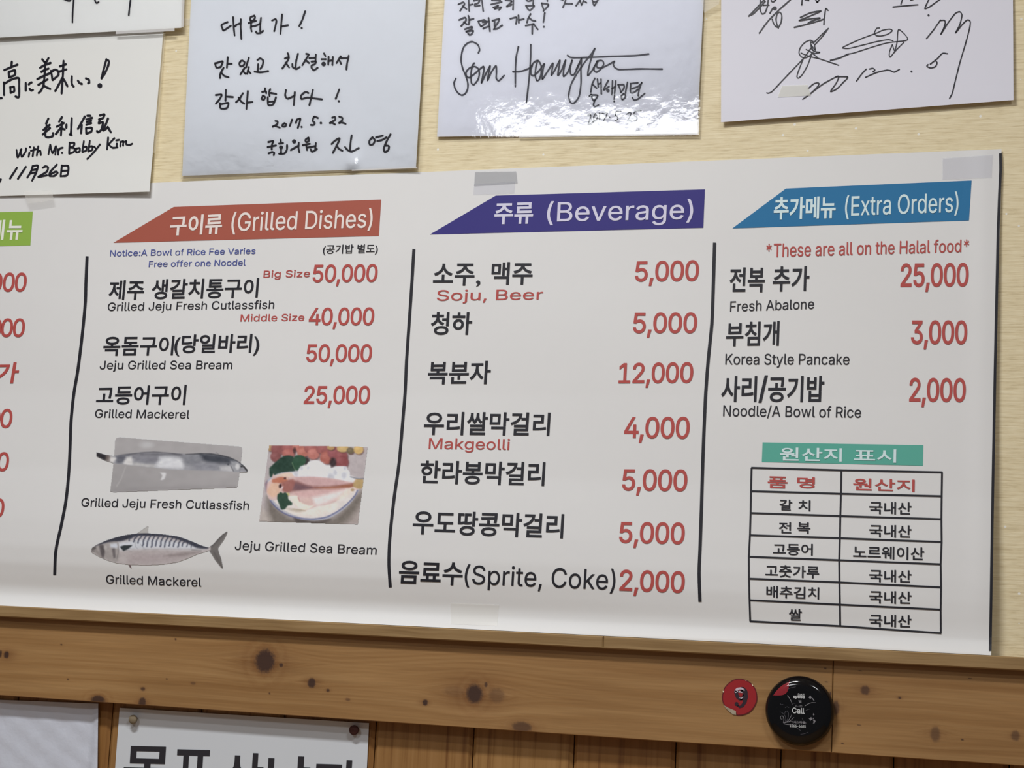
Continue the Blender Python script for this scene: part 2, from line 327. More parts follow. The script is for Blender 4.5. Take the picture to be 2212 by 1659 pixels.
def grid_board(name, x0, x1, z0, z1, d, back, nx, nz, m, parent, colour, ch=.0012):
    xs = np.linspace(x0 + ch, x1 - ch, nx); zs = np.linspace(z1 - ch, z0 + ch, nz); X, Z = np.meshgrid(xs, zs); V = np.stack([X.ravel(), np.full(X.size, -d), Z.ravel()], 1)
    idx = np.arange(X.size).reshape(nz, nx); Fs = np.stack([idx[:-1, :-1], idx[1:, :-1], idx[1:, 1:], idx[:-1, 1:]], -1).reshape(-1, 4).tolist()
    b = len(V); c = [idx[0, 0], idx[0, -1], idx[-1, -1], idx[-1, 0]]
    E = [(x0, z1), (x1, z1), (x1, z0), (x0, z0)]; V = np.vstack([V, [(p[0], -d + ch, p[1]) for p in E], [(p[0], -back, p[1]) for p in E]])
    edges = [list(idx[0, :]), list(idx[:, -1]), list(idx[-1, ::-1]), list(idx[::-1, 0])]
    for k in range(4):
        k2 = (k + 1) % 4; Fs.append(edges[k] + [b + k2, b + k]); Fs.append([b + k, b + k2, b + 4 + k2, b + 4 + k])
    me = pyd(name, V, Fs); setcol(me, colour(V)); return link(name, me, m, parent)
rail = bpy.data.objects.new('trim_2', None); sc.collection.objects.link(rail); rail['kind'] = 'structure'
xj = float(hit([(1798, 1530)], D_R)[0][0])
grid_board('rail_board', -.72, xj - .0003, Zr, Zl2 + .006, D_R, .0035, 1250, 120, M_RAIL, rail, rail_colour, ch=.0006)
grid_board('rail_board', xj + .0003, XR, Zr, Zl2 + .006, D_R, .0035, 700, 120, M_RAIL, rail, rail_colour, ch=.0006)
grid_board('rail_board', XL, -.7206, Zr, Zl2 + .006, D_R, .0035, 60, 30, M_RAIL, rail, rail_colour, ch=.0006)
def ledge_colour(V):
    x, z, y = V[:, 0], V[:, 2], V[:, 1]; g = vnoise(x * 12 + 40, z * 900 + y * 500 + vnoise(x * 30, z * 90, 5) * 3, 11) - .5; b = vnoise(x * 22, z * 60, 12) - .5
    C = np.array([134, 108, 72.0]) + np.outer(g * 20 + b * 16, [1, 1, .9]); return srgb2lin(C)
ledge = bpy.data.objects.new('trim_1', None); sc.collection.objects.link(ledge); ledge['kind'] = 'structure'
xs1 = float(hit([(1303, 1388)], .034)[0][0]); M_LED = vmat('pale_pine', .5, .35, ((40, 40, 1200), .14))
grid_board('ledge_board', XL, xs1 - .0002, Zl2, Zl, .034, 0, 700, 14, M_LED, ledge, ledge_colour, ch=.0010)
grid_board('ledge_board', xs1 + .0002, XR, Zl2, Zl, .034, 0, 500, 14, M_LED, ledge, ledge_colour, ch=.0010)

box('floor', -2.2, 2.4, -3.6, .06, -1.66, -1.62, mat('floor_wood', (.42, .25, .12, 1), .5, .3, noise=(9, .1)), kind='structure')
box('ceiling', -2.2, 2.4, -3.6, .06, 1.16, 1.2, mat('ceiling_paint', (.8, .79, .77, 1), .9, .1), kind='structure')

# ------------------------------------------------------------------ inks and papers
M_K = mat('black_ink', lin((34, 34, 40)), .5, .3); M_R = mat('red_ink', lin((165, 74, 70)), .55, .25); M_B = mat('blue_ink', lin((72, 82, 140)), .55, .25)
M_PEN = mat('marker_ink', lin((30, 30, 38)), .4, .35); M_PEN2 = mat('fine_marker_ink', lin((32, 33, 48)), .4, .35)
M_WHT = mat('white_lettering', lin((216, 208, 208)), .55, .25)
M_SHEET = mat('vinyl_sheet', lin((205, 205, 204)), .55, .25, noise=(30, .012), bump=(60, .08, .001))

VP = [0, .012, .028, .045, .07, .10, .14, .20, .32, .5, .75, 1]; BV = [19.5, 15.6, 12.0, 11.8, 14.6, 17.2, 17.6, 15.6, 10.0, 5.4, 2.6, 1.6]
tt = np.linspace(0, 1, 601); pv = np.interp(tt, VP, BV); kk = np.hanning(17); kk /= kk.sum(); pv = np.convolve(np.pad(pv, 8, mode='reflect', reflect_type='odd'), kk, mode='valid')
X_PR = .472
def sheet_depth(X, Z):
    v = np.clip((Z - Z_BOT) / (Z_TOP - Z_BOT), 0, 1); u = np.clip((X + .75) / (X_PR + .75), 0, 1)
    b = np.interp(v, tt, pv); calm = np.interp(v, tt, np.interp(tt, [0, .03, .06, .3, 1], [19.5, 15.5, 14.2, 8.5, 2.6]))
    k = np.clip((u - .55) / .45, 0, 1); b = b * (1 - .75 * k) + calm * .75 * k
    b = b + .9 * np.sin(X * 9 + Z * 11 + 1) * np.sin(Z * 16 + X * 3) * np.clip((1 - v) * 5, 0, 1) * np.clip(v * 6, 0, 1) * .8
    b = b + 1.3 * np.exp(-((X - X_PR + .012) / .010) ** 2) * np.clip(v * 8, .2, 1)        # curled right margin
    return b / 1000.0
banner = thing('menu_banner', (0, -.0155, Z_BOT), 'wide white printed menu banner with prices standing on the wooden ledge', 'menu')
def banner_sheet():
    nu, nv = 260, 190; su = np.linspace(0, 1, nu); sv = 1 - np.linspace(1, 0, nv) ** 1.25; P = []
    rx = lambda v: np.interp(v, [0, .1, .3, .5, .7, 1], [2163.5, 2162, 2155, 2150.5, 2146.5, 2141])
    for v in sv:
        R_ = rx(v); Lx = -420 - 60 * v
        for u in su:
            x = Lx + (R_ - Lx) * u; yt = 408 - .0398 * x
            yb = np.interp(x, [-500, 0, 850, 1600, 2141], [1291, 1312.7, 1351.9, 1384.6, 1414.3]); P.append((x, yt + (yb - yt) * v))
    V = hit(P, sheet_depth); V[-nu:, 2] = Zl + .0003; idx = np.arange(nu * nv).reshape(nv, nu)
    link('sheet', sheet_mesh('sheet', V, nu, nv, .0004), M_SHEET, banner)
banner_sheet()
def bt(name, crop, s, x0, x1, yl, yr, hl, hr, m=M_K, bold=.018, mode='b', fnt=None, par=banner, off=.0005, **k):
    return text(name, crop, s, x0, x1, yl, yr, hl, hr, m, par, sheet_depth, off=off, bold=bold, mode=mode, fnt=fnt, **k)
def kor(crop, s, *a, **k): return bt('dish_name', crop, s, *a, **k)
def eng(crop, s, *a, name='translation', m=M_K, bold=.006, **k): return bt(name, crop, s, *a, m=m, bold=bold, mode='c', fnt=INTER, **k)
def price(crop, s, *a): return bt('price', crop, s, *a, m=M_R, bold=.021, mode='c', fnt=INTER, space=.93)

# header bands
def band(c, poly, rgb, label):
    p = px(c, poly); mm = mat('band_ink', lin(rgb), .55, .25)
    V = []; Fs = []; n = 24                                     # strip from the slanted left tip to the right end
    if len(p) == 5: tip, tl, tr, br = p[0], p[1], p[2], p[3]
    else: tip, tl, tr, br = p[3], p[0], p[1], p[2]
    for i in range(n + 1):
        u = i / n; b = tip + (br - tip) * u; t = tl + (tr - tl) * u; V += [t, b]
    for i in range(n): Fs.append((2 * i, 2 * i + 1, 2 * i + 3, 2 * i + 2))
    # refine vertically so that it follows the sheet
    W_ = []; nn = 7
    for i in range(n + 1):
        for j in range(nn + 1): W_.append(V[2 * i] + (V[2 * i + 1] - V[2 * i]) * j / nn)
    Fs = [(i * (nn + 1) + j, i * (nn + 1) + j + 1, (i + 1) * (nn + 1) + j + 1, (i + 1) * (nn + 1) + j) for i in range(n) for j in range(nn)]
    return link('header_band', pyd('header_band', hit(np.array(W_), sheet_depth, .0003), Fs), mm, banner, label=label)
b1 = band('A', [(300, 330), (712, 85), (2128, 35), (2112, 283), (300, 330)], (153, 82, 68), 'brick red header band')
b2 = band('D', [(325, 348), (750, 97), (2100, 57), (2090, 305), (325, 348)], (51, 46, 114), 'dark violet header band')
b3 = band('G', [(198, 586), (568, 311), (1850, 255), (1832, 531), (198, 586)], (36, 104, 148), 'blue header band')
b4 = band('J1', [(-900, 120), (392, 92), (362, 497), (-900, 535)], (133, 166, 72), 'lime green header band')
b5 = band('I', [(228, 87), (1403, 107), (1400, 257), (222, 230)], (84, 158, 142), 'sea green title band above the small table')
M_W1 = mat('cream_lettering', lin((222, 206, 200)), .55, .25); M_W2 = mat('lilac_lettering', lin((196, 194, 212)), .55, .25); M_W3 = mat('pale_blue_lettering', lin((196, 214, 226)), .55, .25); M_W4 = mat('mint_lettering', lin((214, 226, 206)), .55, .25)
HL = 'header_lettering'; o2 = .0007
bt(HL, 'A', '구이류', 687, 1043, 282, 268, 134, 140, M_W1, .022, par=b1, off=o2)
bt(HL, 'A', '(Grilled Dishes)', 1107, 2070, 251, 225, 125, 125, M_W1, .008, 'c', INTER, par=b1, off=o2)
bt(HL, 'D', '주류', 742, 992, 283, 278, 138, 138, M_W2, .022, par=b2, off=o2)
bt(HL, 'D', '(Beverage)', 1082, 2025, 265, 248, 124, 124, M_W2, .008, 'c', INTER, par=b2, off=o2)
bt(HL, 'G', '추가메뉴', 485, 912, 527, 515, 155, 152, M_W3, .022, par=b3, off=o2)
bt(HL, 'G', '(Extra Orders)', 977, 1760, 500, 472, 134, 134, M_W3, .006, 'c', INTER, par=b3, off=o2)
bt(HL, 'J1', '메', -135, 52, 436, 432, 240, 240, M_W4, .024, par=b4, off=o2)
bt(HL, 'J1', '뉴', 82, 270, 432, 430, 235, 235, M_W4, .024, par=b4, off=o2)
bt(HL, 'I', '원산지', 355, 808, 222, 228, 100, 98, M_W3, .022, par=b5, off=o2, sl=.02)
bt(HL, 'I', '표시', 897, 1205, 226, 236, 92, 98, M_W3, .022, par=b5, off=o2, sl=.02)
# grilled dishes column
eng('A', 'Notice:A Bowl of Rice Fee Varies', 277, 1270, 423, 406, 42, 42, name='notice_text', m=M_B, bold=.008)
eng('A', 'Free offer one Noodel', 542, 1203, 496, 485, 42, 42, name='notice_text', m=M_B, bold=.008)
bt('side_note', 'A', '(공기밥 별도)', 1730, 2105, 416, 410, 72, 72, M_K, .012)
eng('A', 'Big Size', 1325, 1642, 568, 563, 48, 48, name='size_text', m=M_R, bold=.012)
price('A', '50,000', 1662, 2103, 600, 597, 120, 122)
kor('A', '제주', 270, 510, 720, 720, 135, 135); kor('A', '생갈치통구이', 562, 1290, 717, 704, 138, 134)
eng('A', 'Grilled Jeju Fresh Cutlassfish', 262, 1398, 795, 779, 57, 56)
eng('A', 'Middle Size', 1168, 1603, 867, 862, 48, 48, name='size_text', m=M_R, bold=.012)
price('A', '40,000', 1635, 2080, 892, 893, 118, 122)
kor('B', '옥돔구이', 232, 712, 281, 276, 134, 133); kor('B', '(당일바리)', 716, 1297, 283, 279, 148, 150)
eng('B', 'Jeju Grilled Sea Bream', 208, 1112, 372, 370, 58, 58); price('B', '50,000', 1618, 2065, 322, 323, 120, 122)
kor('B', '고등어구이', 185, 795, 612, 614, 125, 137); eng('B', 'Grilled Mackerel', 175, 820, 702, 708, 57, 57); price('B', '25,000', 1602, 2052, 608, 608, 122, 123)
eng('C', 'Grilled Jeju Fresh Cutlassfish', 82, 1225, 550, 572, 58, 58, name='photo_caption'); eng('C', 'Jeju Grilled Sea Bream', 1130, 2097, 845, 879, 62, 62, name='photo_caption')
eng('C', 'Grilled Mackerel', 250, 900, 1076, 1097, 60, 60, name='photo_caption', sl=.0)
# beverages column
kor('D', '소주', 347, 613, 678, 678, 142, 142); kor('D', ',', 622, 650, 685, 685, 40, 40); kor('D', '맥주', 722, 988, 673, 672, 147, 146)
eng('D', 'Soju, Beer', 370, 1055, 776, 768, 68, 66, m=M_R, bold=.008)
price('D', '5,000', 1650, 2062, 652, 648, 130, 134)
kor('E', '청하', 332, 597, 130, 129, 149, 148); price('E', '5,000', 1637, 2050, 118, 118, 132, 133)
kor('E', '복분자', 312, 717, 449, 447, 147, 150); price('E', '12,000', 1545, 2025, 442, 439, 130, 133)
kor('E', '우리쌀막걸리', 287, 1100, 775, 781, 150, 149); eng('E', 'Makgeolli', 318, 840, 865, 872, 68, 70, m=M_R, bold=.008)
price('E', '4,000', 1580, 2002, 795, 800, 135, 141)
kor('Fq', '한라봉막걸리', 262, 1067, 222, 238, 148, 153); price('Fq', '5,000', 1567, 1987, 267, 273, 137, 140)
kor('Fq', '우도땅콩막걸리', 215, 1188, 549, 577, 155, 157); price('Fq', '5,000', 1548, 1970, 605, 615, 135, 140)
kor('Fq', '음료수', 125, 537, 869, 882, 150, 150); eng('Fq', '(Sprite, Coke)', 550, 1523, 870, 910, 120, 130, name='dish_name', bold=.004)
price('Fq', '2,000', 1550, 1970, 914, 930, 135, 140)
# extra orders column
eng('G', '*These are all on the Halal food*', 432, 1833, 786, 748, 94, 86, name='notice_text', m=M_R, bold=.008)
kor('G', '전복', 180, 422, 1028, 1026, 172, 172); kor('G', '추가', 477, 730, 1023, 1018, 174, 172); price('G', '25,000', 1360, 1830, 990, 986, 160, 161)
eng('H', 'Fresh Abalone', 183, 763, 106, 86, 71, 68); kor('H', '부침개', 155, 522, 346, 341, 165, 172)
eng('H', 'Korea Style Pancake', 150, 1007, 471, 472, 74, 75); price('H', '3,000', 1432, 1820, 330, 331, 163, 163)
kor('H', '사리', 122, 367, 730, 730, 180, 180); kor('H', '/', 378, 443, 735, 735, 190, 190, sl=0); kor('H', '공기밥', 445, 832, 731, 731, 180, 182)
eng('H', 'Noodle/A Bowl of Rice', 135, 1087, 828, 838, 76, 74); price('H', '2,000', 1420, 1810, 727, 730, 163, 164)
# left column, cut by the frame
def zeros(c, xs, y, h, wz): [bt('price', c, '0', a, a + wz, y, y, h, h, M_R, .021, 'c', INTER) for a in xs]
zeros('J1', (-112, 35, 178), 1050, 226, 140); zeros('J1', (-122, 12, 155), 1592, 220, 142)
bt('price', 'J2', '가', -40, 176, 300, 296, 200, 198, M_R, .022, sl=.17); bt('price', 'J2', '시', -210, -60, 300, 296, 200, 198, M_R, .022, sl=.17)
zeros('J2', (-108, 4), 717, 178, 112); zeros('J2', (-140, -26), 1125, 178, 110); zeros('J2', (-180, -68), 1560, 176, 108)

def line(name, pts, wd, m=M_K, par=banner, off=.0005, **k):
    P = []
    for a, b in zip(pts[:-1], pts[1:]):
        a, b = np.array(a, float), np.array(b, float); n = max(1, int(np.linalg.norm(b - a) / 14)); P += [a + (b - a) * t / n for t in range(n)]
    P.append(np.array(pts[-1], float)); V, Fs = [], []; P = np.array(P); T = np.gradient(P, axis=0); T /= np.linalg.norm(T, axis=1)[:, None]; N_ = np.stack([-T[:, 1], T[:, 0]], 1)
    for i in range(len(P)): V += [P[i] + N_[i] * wd / 2, P[i] - N_[i] * wd / 2]
    for i in range(len(P) - 1): Fs.append((2 * i, 2 * i + 1, 2 * i + 3, 2 * i + 2))
    return link(name, pyd(name, hit(np.array(V), sheet_depth, off), Fs), m, par, **k)
line('divider_line', cr([(188, 553.5), (185.5, 610), (184.5, 649), (180, 700), (175, 745), (168, 800), (161, 840), (157, 870), (153, 915), (151.5, 960), (149.5, 1005), (146, 1050), (141, 1090), (131, 1140), (123, 1175), (119.5, 1200), (118, 1242)], 3), 6.5)
line('divider_line', cr([(894, 538), (889, 620), (883.5, 700), (878, 780), (875, 847), (869, 920), (862, 1000), (852, 1070), (845, 1130), (841, 1177), (840, 1221), (843, 1269)], 3), 6.6)
line('divider_line', cr([(1543.6, 524), (1541, 610), (1537.6, 700), (1530, 775), (1524.5, 847), (1521, 920), (1518, 1000), (1515, 1100), (1512, 1187), (1510, 1238), (1512, 1300)], 3), 7)
line('border_line', [(2161, 331), (2161.5, 365), (2159, 420), (2156, 500), (2153, 640), (2149.5, 800), (2146.5, 960), (2143, 1150), (2141, 1290), (2139, 1406)], 6)
# place-of-origin table
yl = [272, 443, 603, 765, 923, 1083, 1240, 1395]; ym = [290, 462, 625, 787, 948, 1110, 1273, 1430]; yr_ = [305, 480, 648, 815, 978, 1147, 1310, 1482]
lx = [147, 143, 140, 135, 127, 128, 132, 137]; mx_ = [804, 801, 796, 793, 788, 790, 793, 795]; rx_ = [1540, 1537, 1535, 1537, 1530, 1533, 1530, 1531]
tb = lambda xs, ys: [tuple(px('I', (a, b))[0]) for a, b in zip(xs, ys)]
for X_, Y_ in ((lx, yl), (mx_, ym), (rx_, yr_)): line('table_rule', tb(X_, Y_), 3.9)
for r in range(8): line('table_rule', tb((lx[r] - 3, mx_[r], rx_[r] + 4), (yl[r], ym[r], yr_[r])), 3.9, off=.00052)
def cell(s, x0, x1, yb0, yb1, h, m=M_K, bold=.019): bt('table_text', 'I', s, x0, x1, yb0, yb1, h, h, m, bold, sl=.015)
cell('품', 265, 410, 420, 424, 86, M_R, .024); cell('명', 480, 610, 420, 424, 82, M_R, .024); cell('원산지', 890, 1340, 437, 449, 90, M_R, .022)
cell('갈', 352, 445, 583, 586, 80); cell('치', 490, 578, 588, 590, 80); cell('전', 347, 438, 750, 752, 82); cell('복', 480, 577, 753, 756, 84)
cell('고등어', 303, 595, 910, 915, 86); cell('고춧가루', 248, 642, 1070, 1082, 90); cell('배추김치', 255, 642, 1222, 1235, 88); cell('쌀', 420, 515, 1390, 1392, 86)
for yb in (609, 778, 1107, 1262, 1435): cell('국내산', 1007, 1317, yb, yb + 8, 92)
cell('노르웨이산', 890, 1410, 935, 950, 95)

# clear tape pieces
def tape_mat(name, rgb, alpha, rough=.35):
    m = bpy.data.materials.new(name); m.use_nodes = True; nt = m.node_tree; b = nt.nodes['Principled BSDF']; b.inputs['Base Color'].default_value = lin(rgb); b.inputs['Roughness'].default_value = rough; b.inputs['Alpha'].default_value = alpha; return m
M_TAPE = tape_mat('grey_tape', (140, 142, 148), .42); M_TAPE2 = tape_mat('faint_tape', (172, 174, 190), .22); M_TAPE3 = tape_mat('yellowed_tape', (206, 206, 196), .6); M_TAPE4 = tape_mat('clear_tape', (214, 212, 206), .28, .2)
for q, mm in (([(1026, 371), (1115, 370), (1118, 396), (1024, 402)], M_TAPE), ([(1024, 398), (1113, 392), (1111, 418), (1022, 421)], M_TAPE2), ([(2036, 342), (2145, 334), (2142, 384), (2036, 388)], M_TAPE2), ([(973, 1302), (1078, 1306), (1074, 1352), (974, 1348)], M_TAPE4)):
    flat('tape_strip', 'P', q, mm, banner, sheet_depth, off=.0006, n=6)

# ------------------------------------------------------------------ the three printed fish pictures, painted vertex by vertex
class Paint:
    def __init__(s, crop, x0, y0, x1, y1, step):
        s.crop = crop; k = CROP[crop][2]; s.nx = int((x1 - x0) / k / step) + 1; s.ny = int((y1 - y0) / k / step) + 1
        s.X, s.Y = np.meshgrid(np.linspace(x0, x1, s.nx), np.linspace(y0, y1, s.ny)); s.C = np.zeros((s.ny, s.nx, 3)) + 200.0; s.M = np.zeros((s.ny, s.nx))
    def sd(s, poly):
        x, y = s.X, s.Y; P = np.asarray(poly, float); ins = np.zeros(x.shape, bool); d = np.full(x.shape, 1e9)
        for a, b in zip(P, np.roll(P, -1, 0)):
            c = ((a[1] > y) != (b[1] > y)); xi = (b[0] - a[0]) * (y - a[1]) / (b[1] - a[1] + 1e-9) + a[0]; ins ^= c & (x < xi)
            ab = b - a; t = np.clip(((x - a[0]) * ab[0] + (y - a[1]) * ab[1]) / (ab @ ab + 1e-9), 0, 1); d = np.minimum(d, np.hypot(x - a[0] - t * ab[0], y - a[1] - t * ab[1]))
        return np.where(ins, -d, d)
    def put(s, a, c, amt=1): a = np.clip(a * amt, 0, 1)[..., None]; s.C = s.C * (1 - a) + np.array(c, float) * a
    def poly(s, P, c, soft=8, amt=1, mask=None, curve=True, shape=False):
        P = cr(list(P) + [P[0]], 4)[:-1] if curve else P; a = np.clip(.5 - s.sd(P) / soft, 0, 1)
        if shape: s.M = np.maximum(s.M, a)
        if mask is not None: a = a * mask
        s.put(a, c, amt); return a
    def ell(s, cx, cy, rx, ry, c, soft=.3, amt=1, mask=None, rot=0):
        dx, dy = s.X - cx, s.Y - cy; co_, si = math.cos(rot), math.sin(rot); u, v = (dx * co_ + dy * si) / rx, (-dx * si + dy * co_) / ry; a = np.clip((1 - np.hypot(u, v)) / soft + .5, 0, 1)
        if mask is not None: a = a * mask
        s.put(a, c, amt); return a
    def line(s, P, wd, c, amt=1, mask=None, soft=6):
        P = cr(P, 4); d = np.full(s.X.shape, 1e9)
        for a, b in zip(P[:-1], P[1:]):
            ab = b - a; t = np.clip(((s.X - a[0]) * ab[0] + (s.Y - a[1]) * ab[1]) / (ab @ ab + 1e-9), 0, 1); d = np.minimum(d, np.hypot(s.X - a[0] - t * ab[0], s.Y - a[1] - t * ab[1]))
        a = np.clip((wd / 2 - d) / soft + .5, 0, 1); a = a if mask is None else a * mask; s.put(a, c, amt)
    def noise(s, sx, sy, amp, seed, mask=None): n = (vnoise(s.X / sx, s.Y / sy, seed) - .5) * 2 * amp; s.C = s.C + (n if mask is None else n * mask)[..., None]
    def build(s, name, m, label, clip=True):
        for _ in range(2): Cp = np.pad(s.C, ((1, 1), (1, 1), (0, 0)), mode='edge'); s.C = (Cp[1:-1, 1:-1] * 2 + Cp[:-2, 1:-1] + Cp[2:, 1:-1] + Cp[1:-1, :-2] + Cp[1:-1, 2:]) / 6
        P = px(s.crop, np.stack([s.X.ravel(), s.Y.ravel()], 1)); V = hit(P, sheet_depth, .0005); idx = np.arange(s.nx * s.ny).reshape(s.ny, s.nx)
        Q = np.stack([idx[:-1, :-1], idx[1:, :-1], idx[1:, 1:], idx[:-1, 1:]], -1).reshape(-1, 4)
        C = s.C.reshape(-1, 3); C = C * .86 + C.mean(1, keepdims=True) * .14
        if clip: mk = s.M.ravel(); Q = Q[(mk[Q] > .5).sum(1) >= 3]; used, inv = np.unique(Q, return_inverse=True); V = V[used]; C = C[used]; Q = inv.reshape(-1, 4)
        me = bpy.data.meshes.new(name); me.from_pydata(V.tolist(), [], Q.tolist()); setcol(me, srgb2lin(C)); return link(name, me, m, banner, label=label)
M_PRINT = vmat('photo_print', .5, .3)
def cutlass():
    p = Paint('Q1', 90, 70, 2150, 835, .9)
    t = p.poly([(372, 100), (420, 86), (1100, 140), (2000, 208), (2040, 216), (2049, 250), (2030, 420), (1990, 730), (1970, 758), (1200, 785), (340, 820), (292, 805), (300, 740), (345, 360), (356, 140)], (163, 160, 161), 6, curve=False, shape=True)
    p.C -= np.clip((p.Y - 250) / 500, 0, 1)[..., None] * 14 * np.clip(1.2 - p.X / 2600, 0, 1)[..., None]
    p.ell(780, 190, 90, 40, (184, 184, 186), 1, .8); p.line([(500, 480), (440, 640), (380, 740)], 10, (180, 178, 178), .7, soft=14); p.poly([(960, 560), (1035, 565), (1015, 640), (965, 655), (985, 600)], (205, 205, 207), 18)
    p.line([(1150, 700), (2000, 560)], 100, (170, 166, 167), .3, soft=120); p.line([(350, 790), (1100, 760), (1950, 740)], 30, (140, 136, 138), .5, soft=40)
    body = [(110, 285), (170, 300), (235, 318), (350, 335), (500, 310), (700, 286), (870, 277), (1050, 290), (1300, 312), (1500, 300), (1640, 303), (1760, 322), (1880, 352), (1980, 400), (2060, 455), (2122, 520), (2122, 550), (2090, 556), (1930, 548), (1700, 532), (1400, 528), (1100, 518), (900, 495), (600, 465), (420, 445), (330, 432), (220, 398), (112, 342)]
    a = p.poly(body, (148, 149, 156), 7, curve=False, shape=True)
    for P, c, so, am in (([(350, 335), (700, 290), (1300, 312), (1250, 350), (1000, 335), (700, 350), (480, 345)], (112, 112, 120), 50, .9), ([(370, 340), (500, 330), (600, 350), (470, 420), (380, 430)], (95, 97, 108), 40, .9), ([(510, 350), (580, 345), (590, 400), (600, 460), (470, 450)], (205, 204, 204), 40, 1), ([(600, 350), (900, 350), (950, 400), (880, 440), (640, 400)], (120, 120, 130), 50, .8), ([(620, 430), (900, 455), (880, 490), (610, 465)], (185, 184, 184), 30, .9), ([(960, 360), (1100, 345), (1240, 380), (1260, 500), (1080, 510), (900, 490), (930, 420)], (205, 207, 212), 60, 1), ([(1260, 330), (1500, 305), (1500, 430), (1380, 470), (1280, 430)], (126, 128, 136), 60, .9), ([(1480, 305), (1700, 318), (1900, 360), (1960, 420), (1860, 440), (1650, 430), (1540, 400)], (66, 70, 80), 60, 1), ([(1400, 440), (1700, 440), (1750, 520), (1450, 520)], (132, 133, 143), 50, .8), ([(1750, 480), (1900, 470), (1930, 540), (1770, 525)], (190, 190, 193), 40, .9), ([(1890, 400), (2000, 430), (2010, 540), (1930, 540)], (150, 152, 158), 30, .9)):
        p.poly(P, c, so, am, mask=a)
    p.poly([(105, 280), (250, 322), (240, 400), (105, 345)], (46, 44, 48), 40, 1, mask=a); p.poly([(240, 325), (300, 335), (290, 415), (235, 400)], (120, 106, 98), 40, .7, mask=a); p.poly([(300, 345), (375, 365), (330, 425), (290, 400)], (214, 212, 210), 30, .9, mask=a)
    p.line([(250, 325), (500, 318), (870, 285), (1250, 318)], 9, (70, 70, 76), .7, mask=a); p.line([(700, 322), (1250, 322)], 7, (90, 90, 96), .6, mask=a, soft=10); p.line([(1300, 314), (1600, 306), (1850, 350), (2000, 415), (2110, 520)], 16, (48, 50, 56), .8, mask=a)
    p.line([(1700, 290), (1740, 320)], 6, (90, 90, 95), .8); p.line([(1895, 470), (1915, 510), (1935, 545)], 10, (80, 80, 86), .8, mask=a); p.ell(1985, 480, 30, 40, (206, 206, 208), .5, .8, mask=a); p.line([(2020, 440), (2015, 550)], 7, (110, 110, 116), .7, mask=a)
    p.ell(2040, 476, 13, 13, (38, 38, 40), .3, 1, mask=a); p.line([(2070, 480), (2118, 535)], 26, (54, 52, 54), .9, mask=a); p.ell(1862, 450, 14, 12, (60, 62, 70), .6, .8, mask=a)
    p.noise(60, 30, 7, 21, a); p.noise(25, 12, 4, 22, a); p.noise(90, 60, 3, 23)
    p.build('fish_photo', M_PRINT, 'picture of a long silver fish on a grey tray')
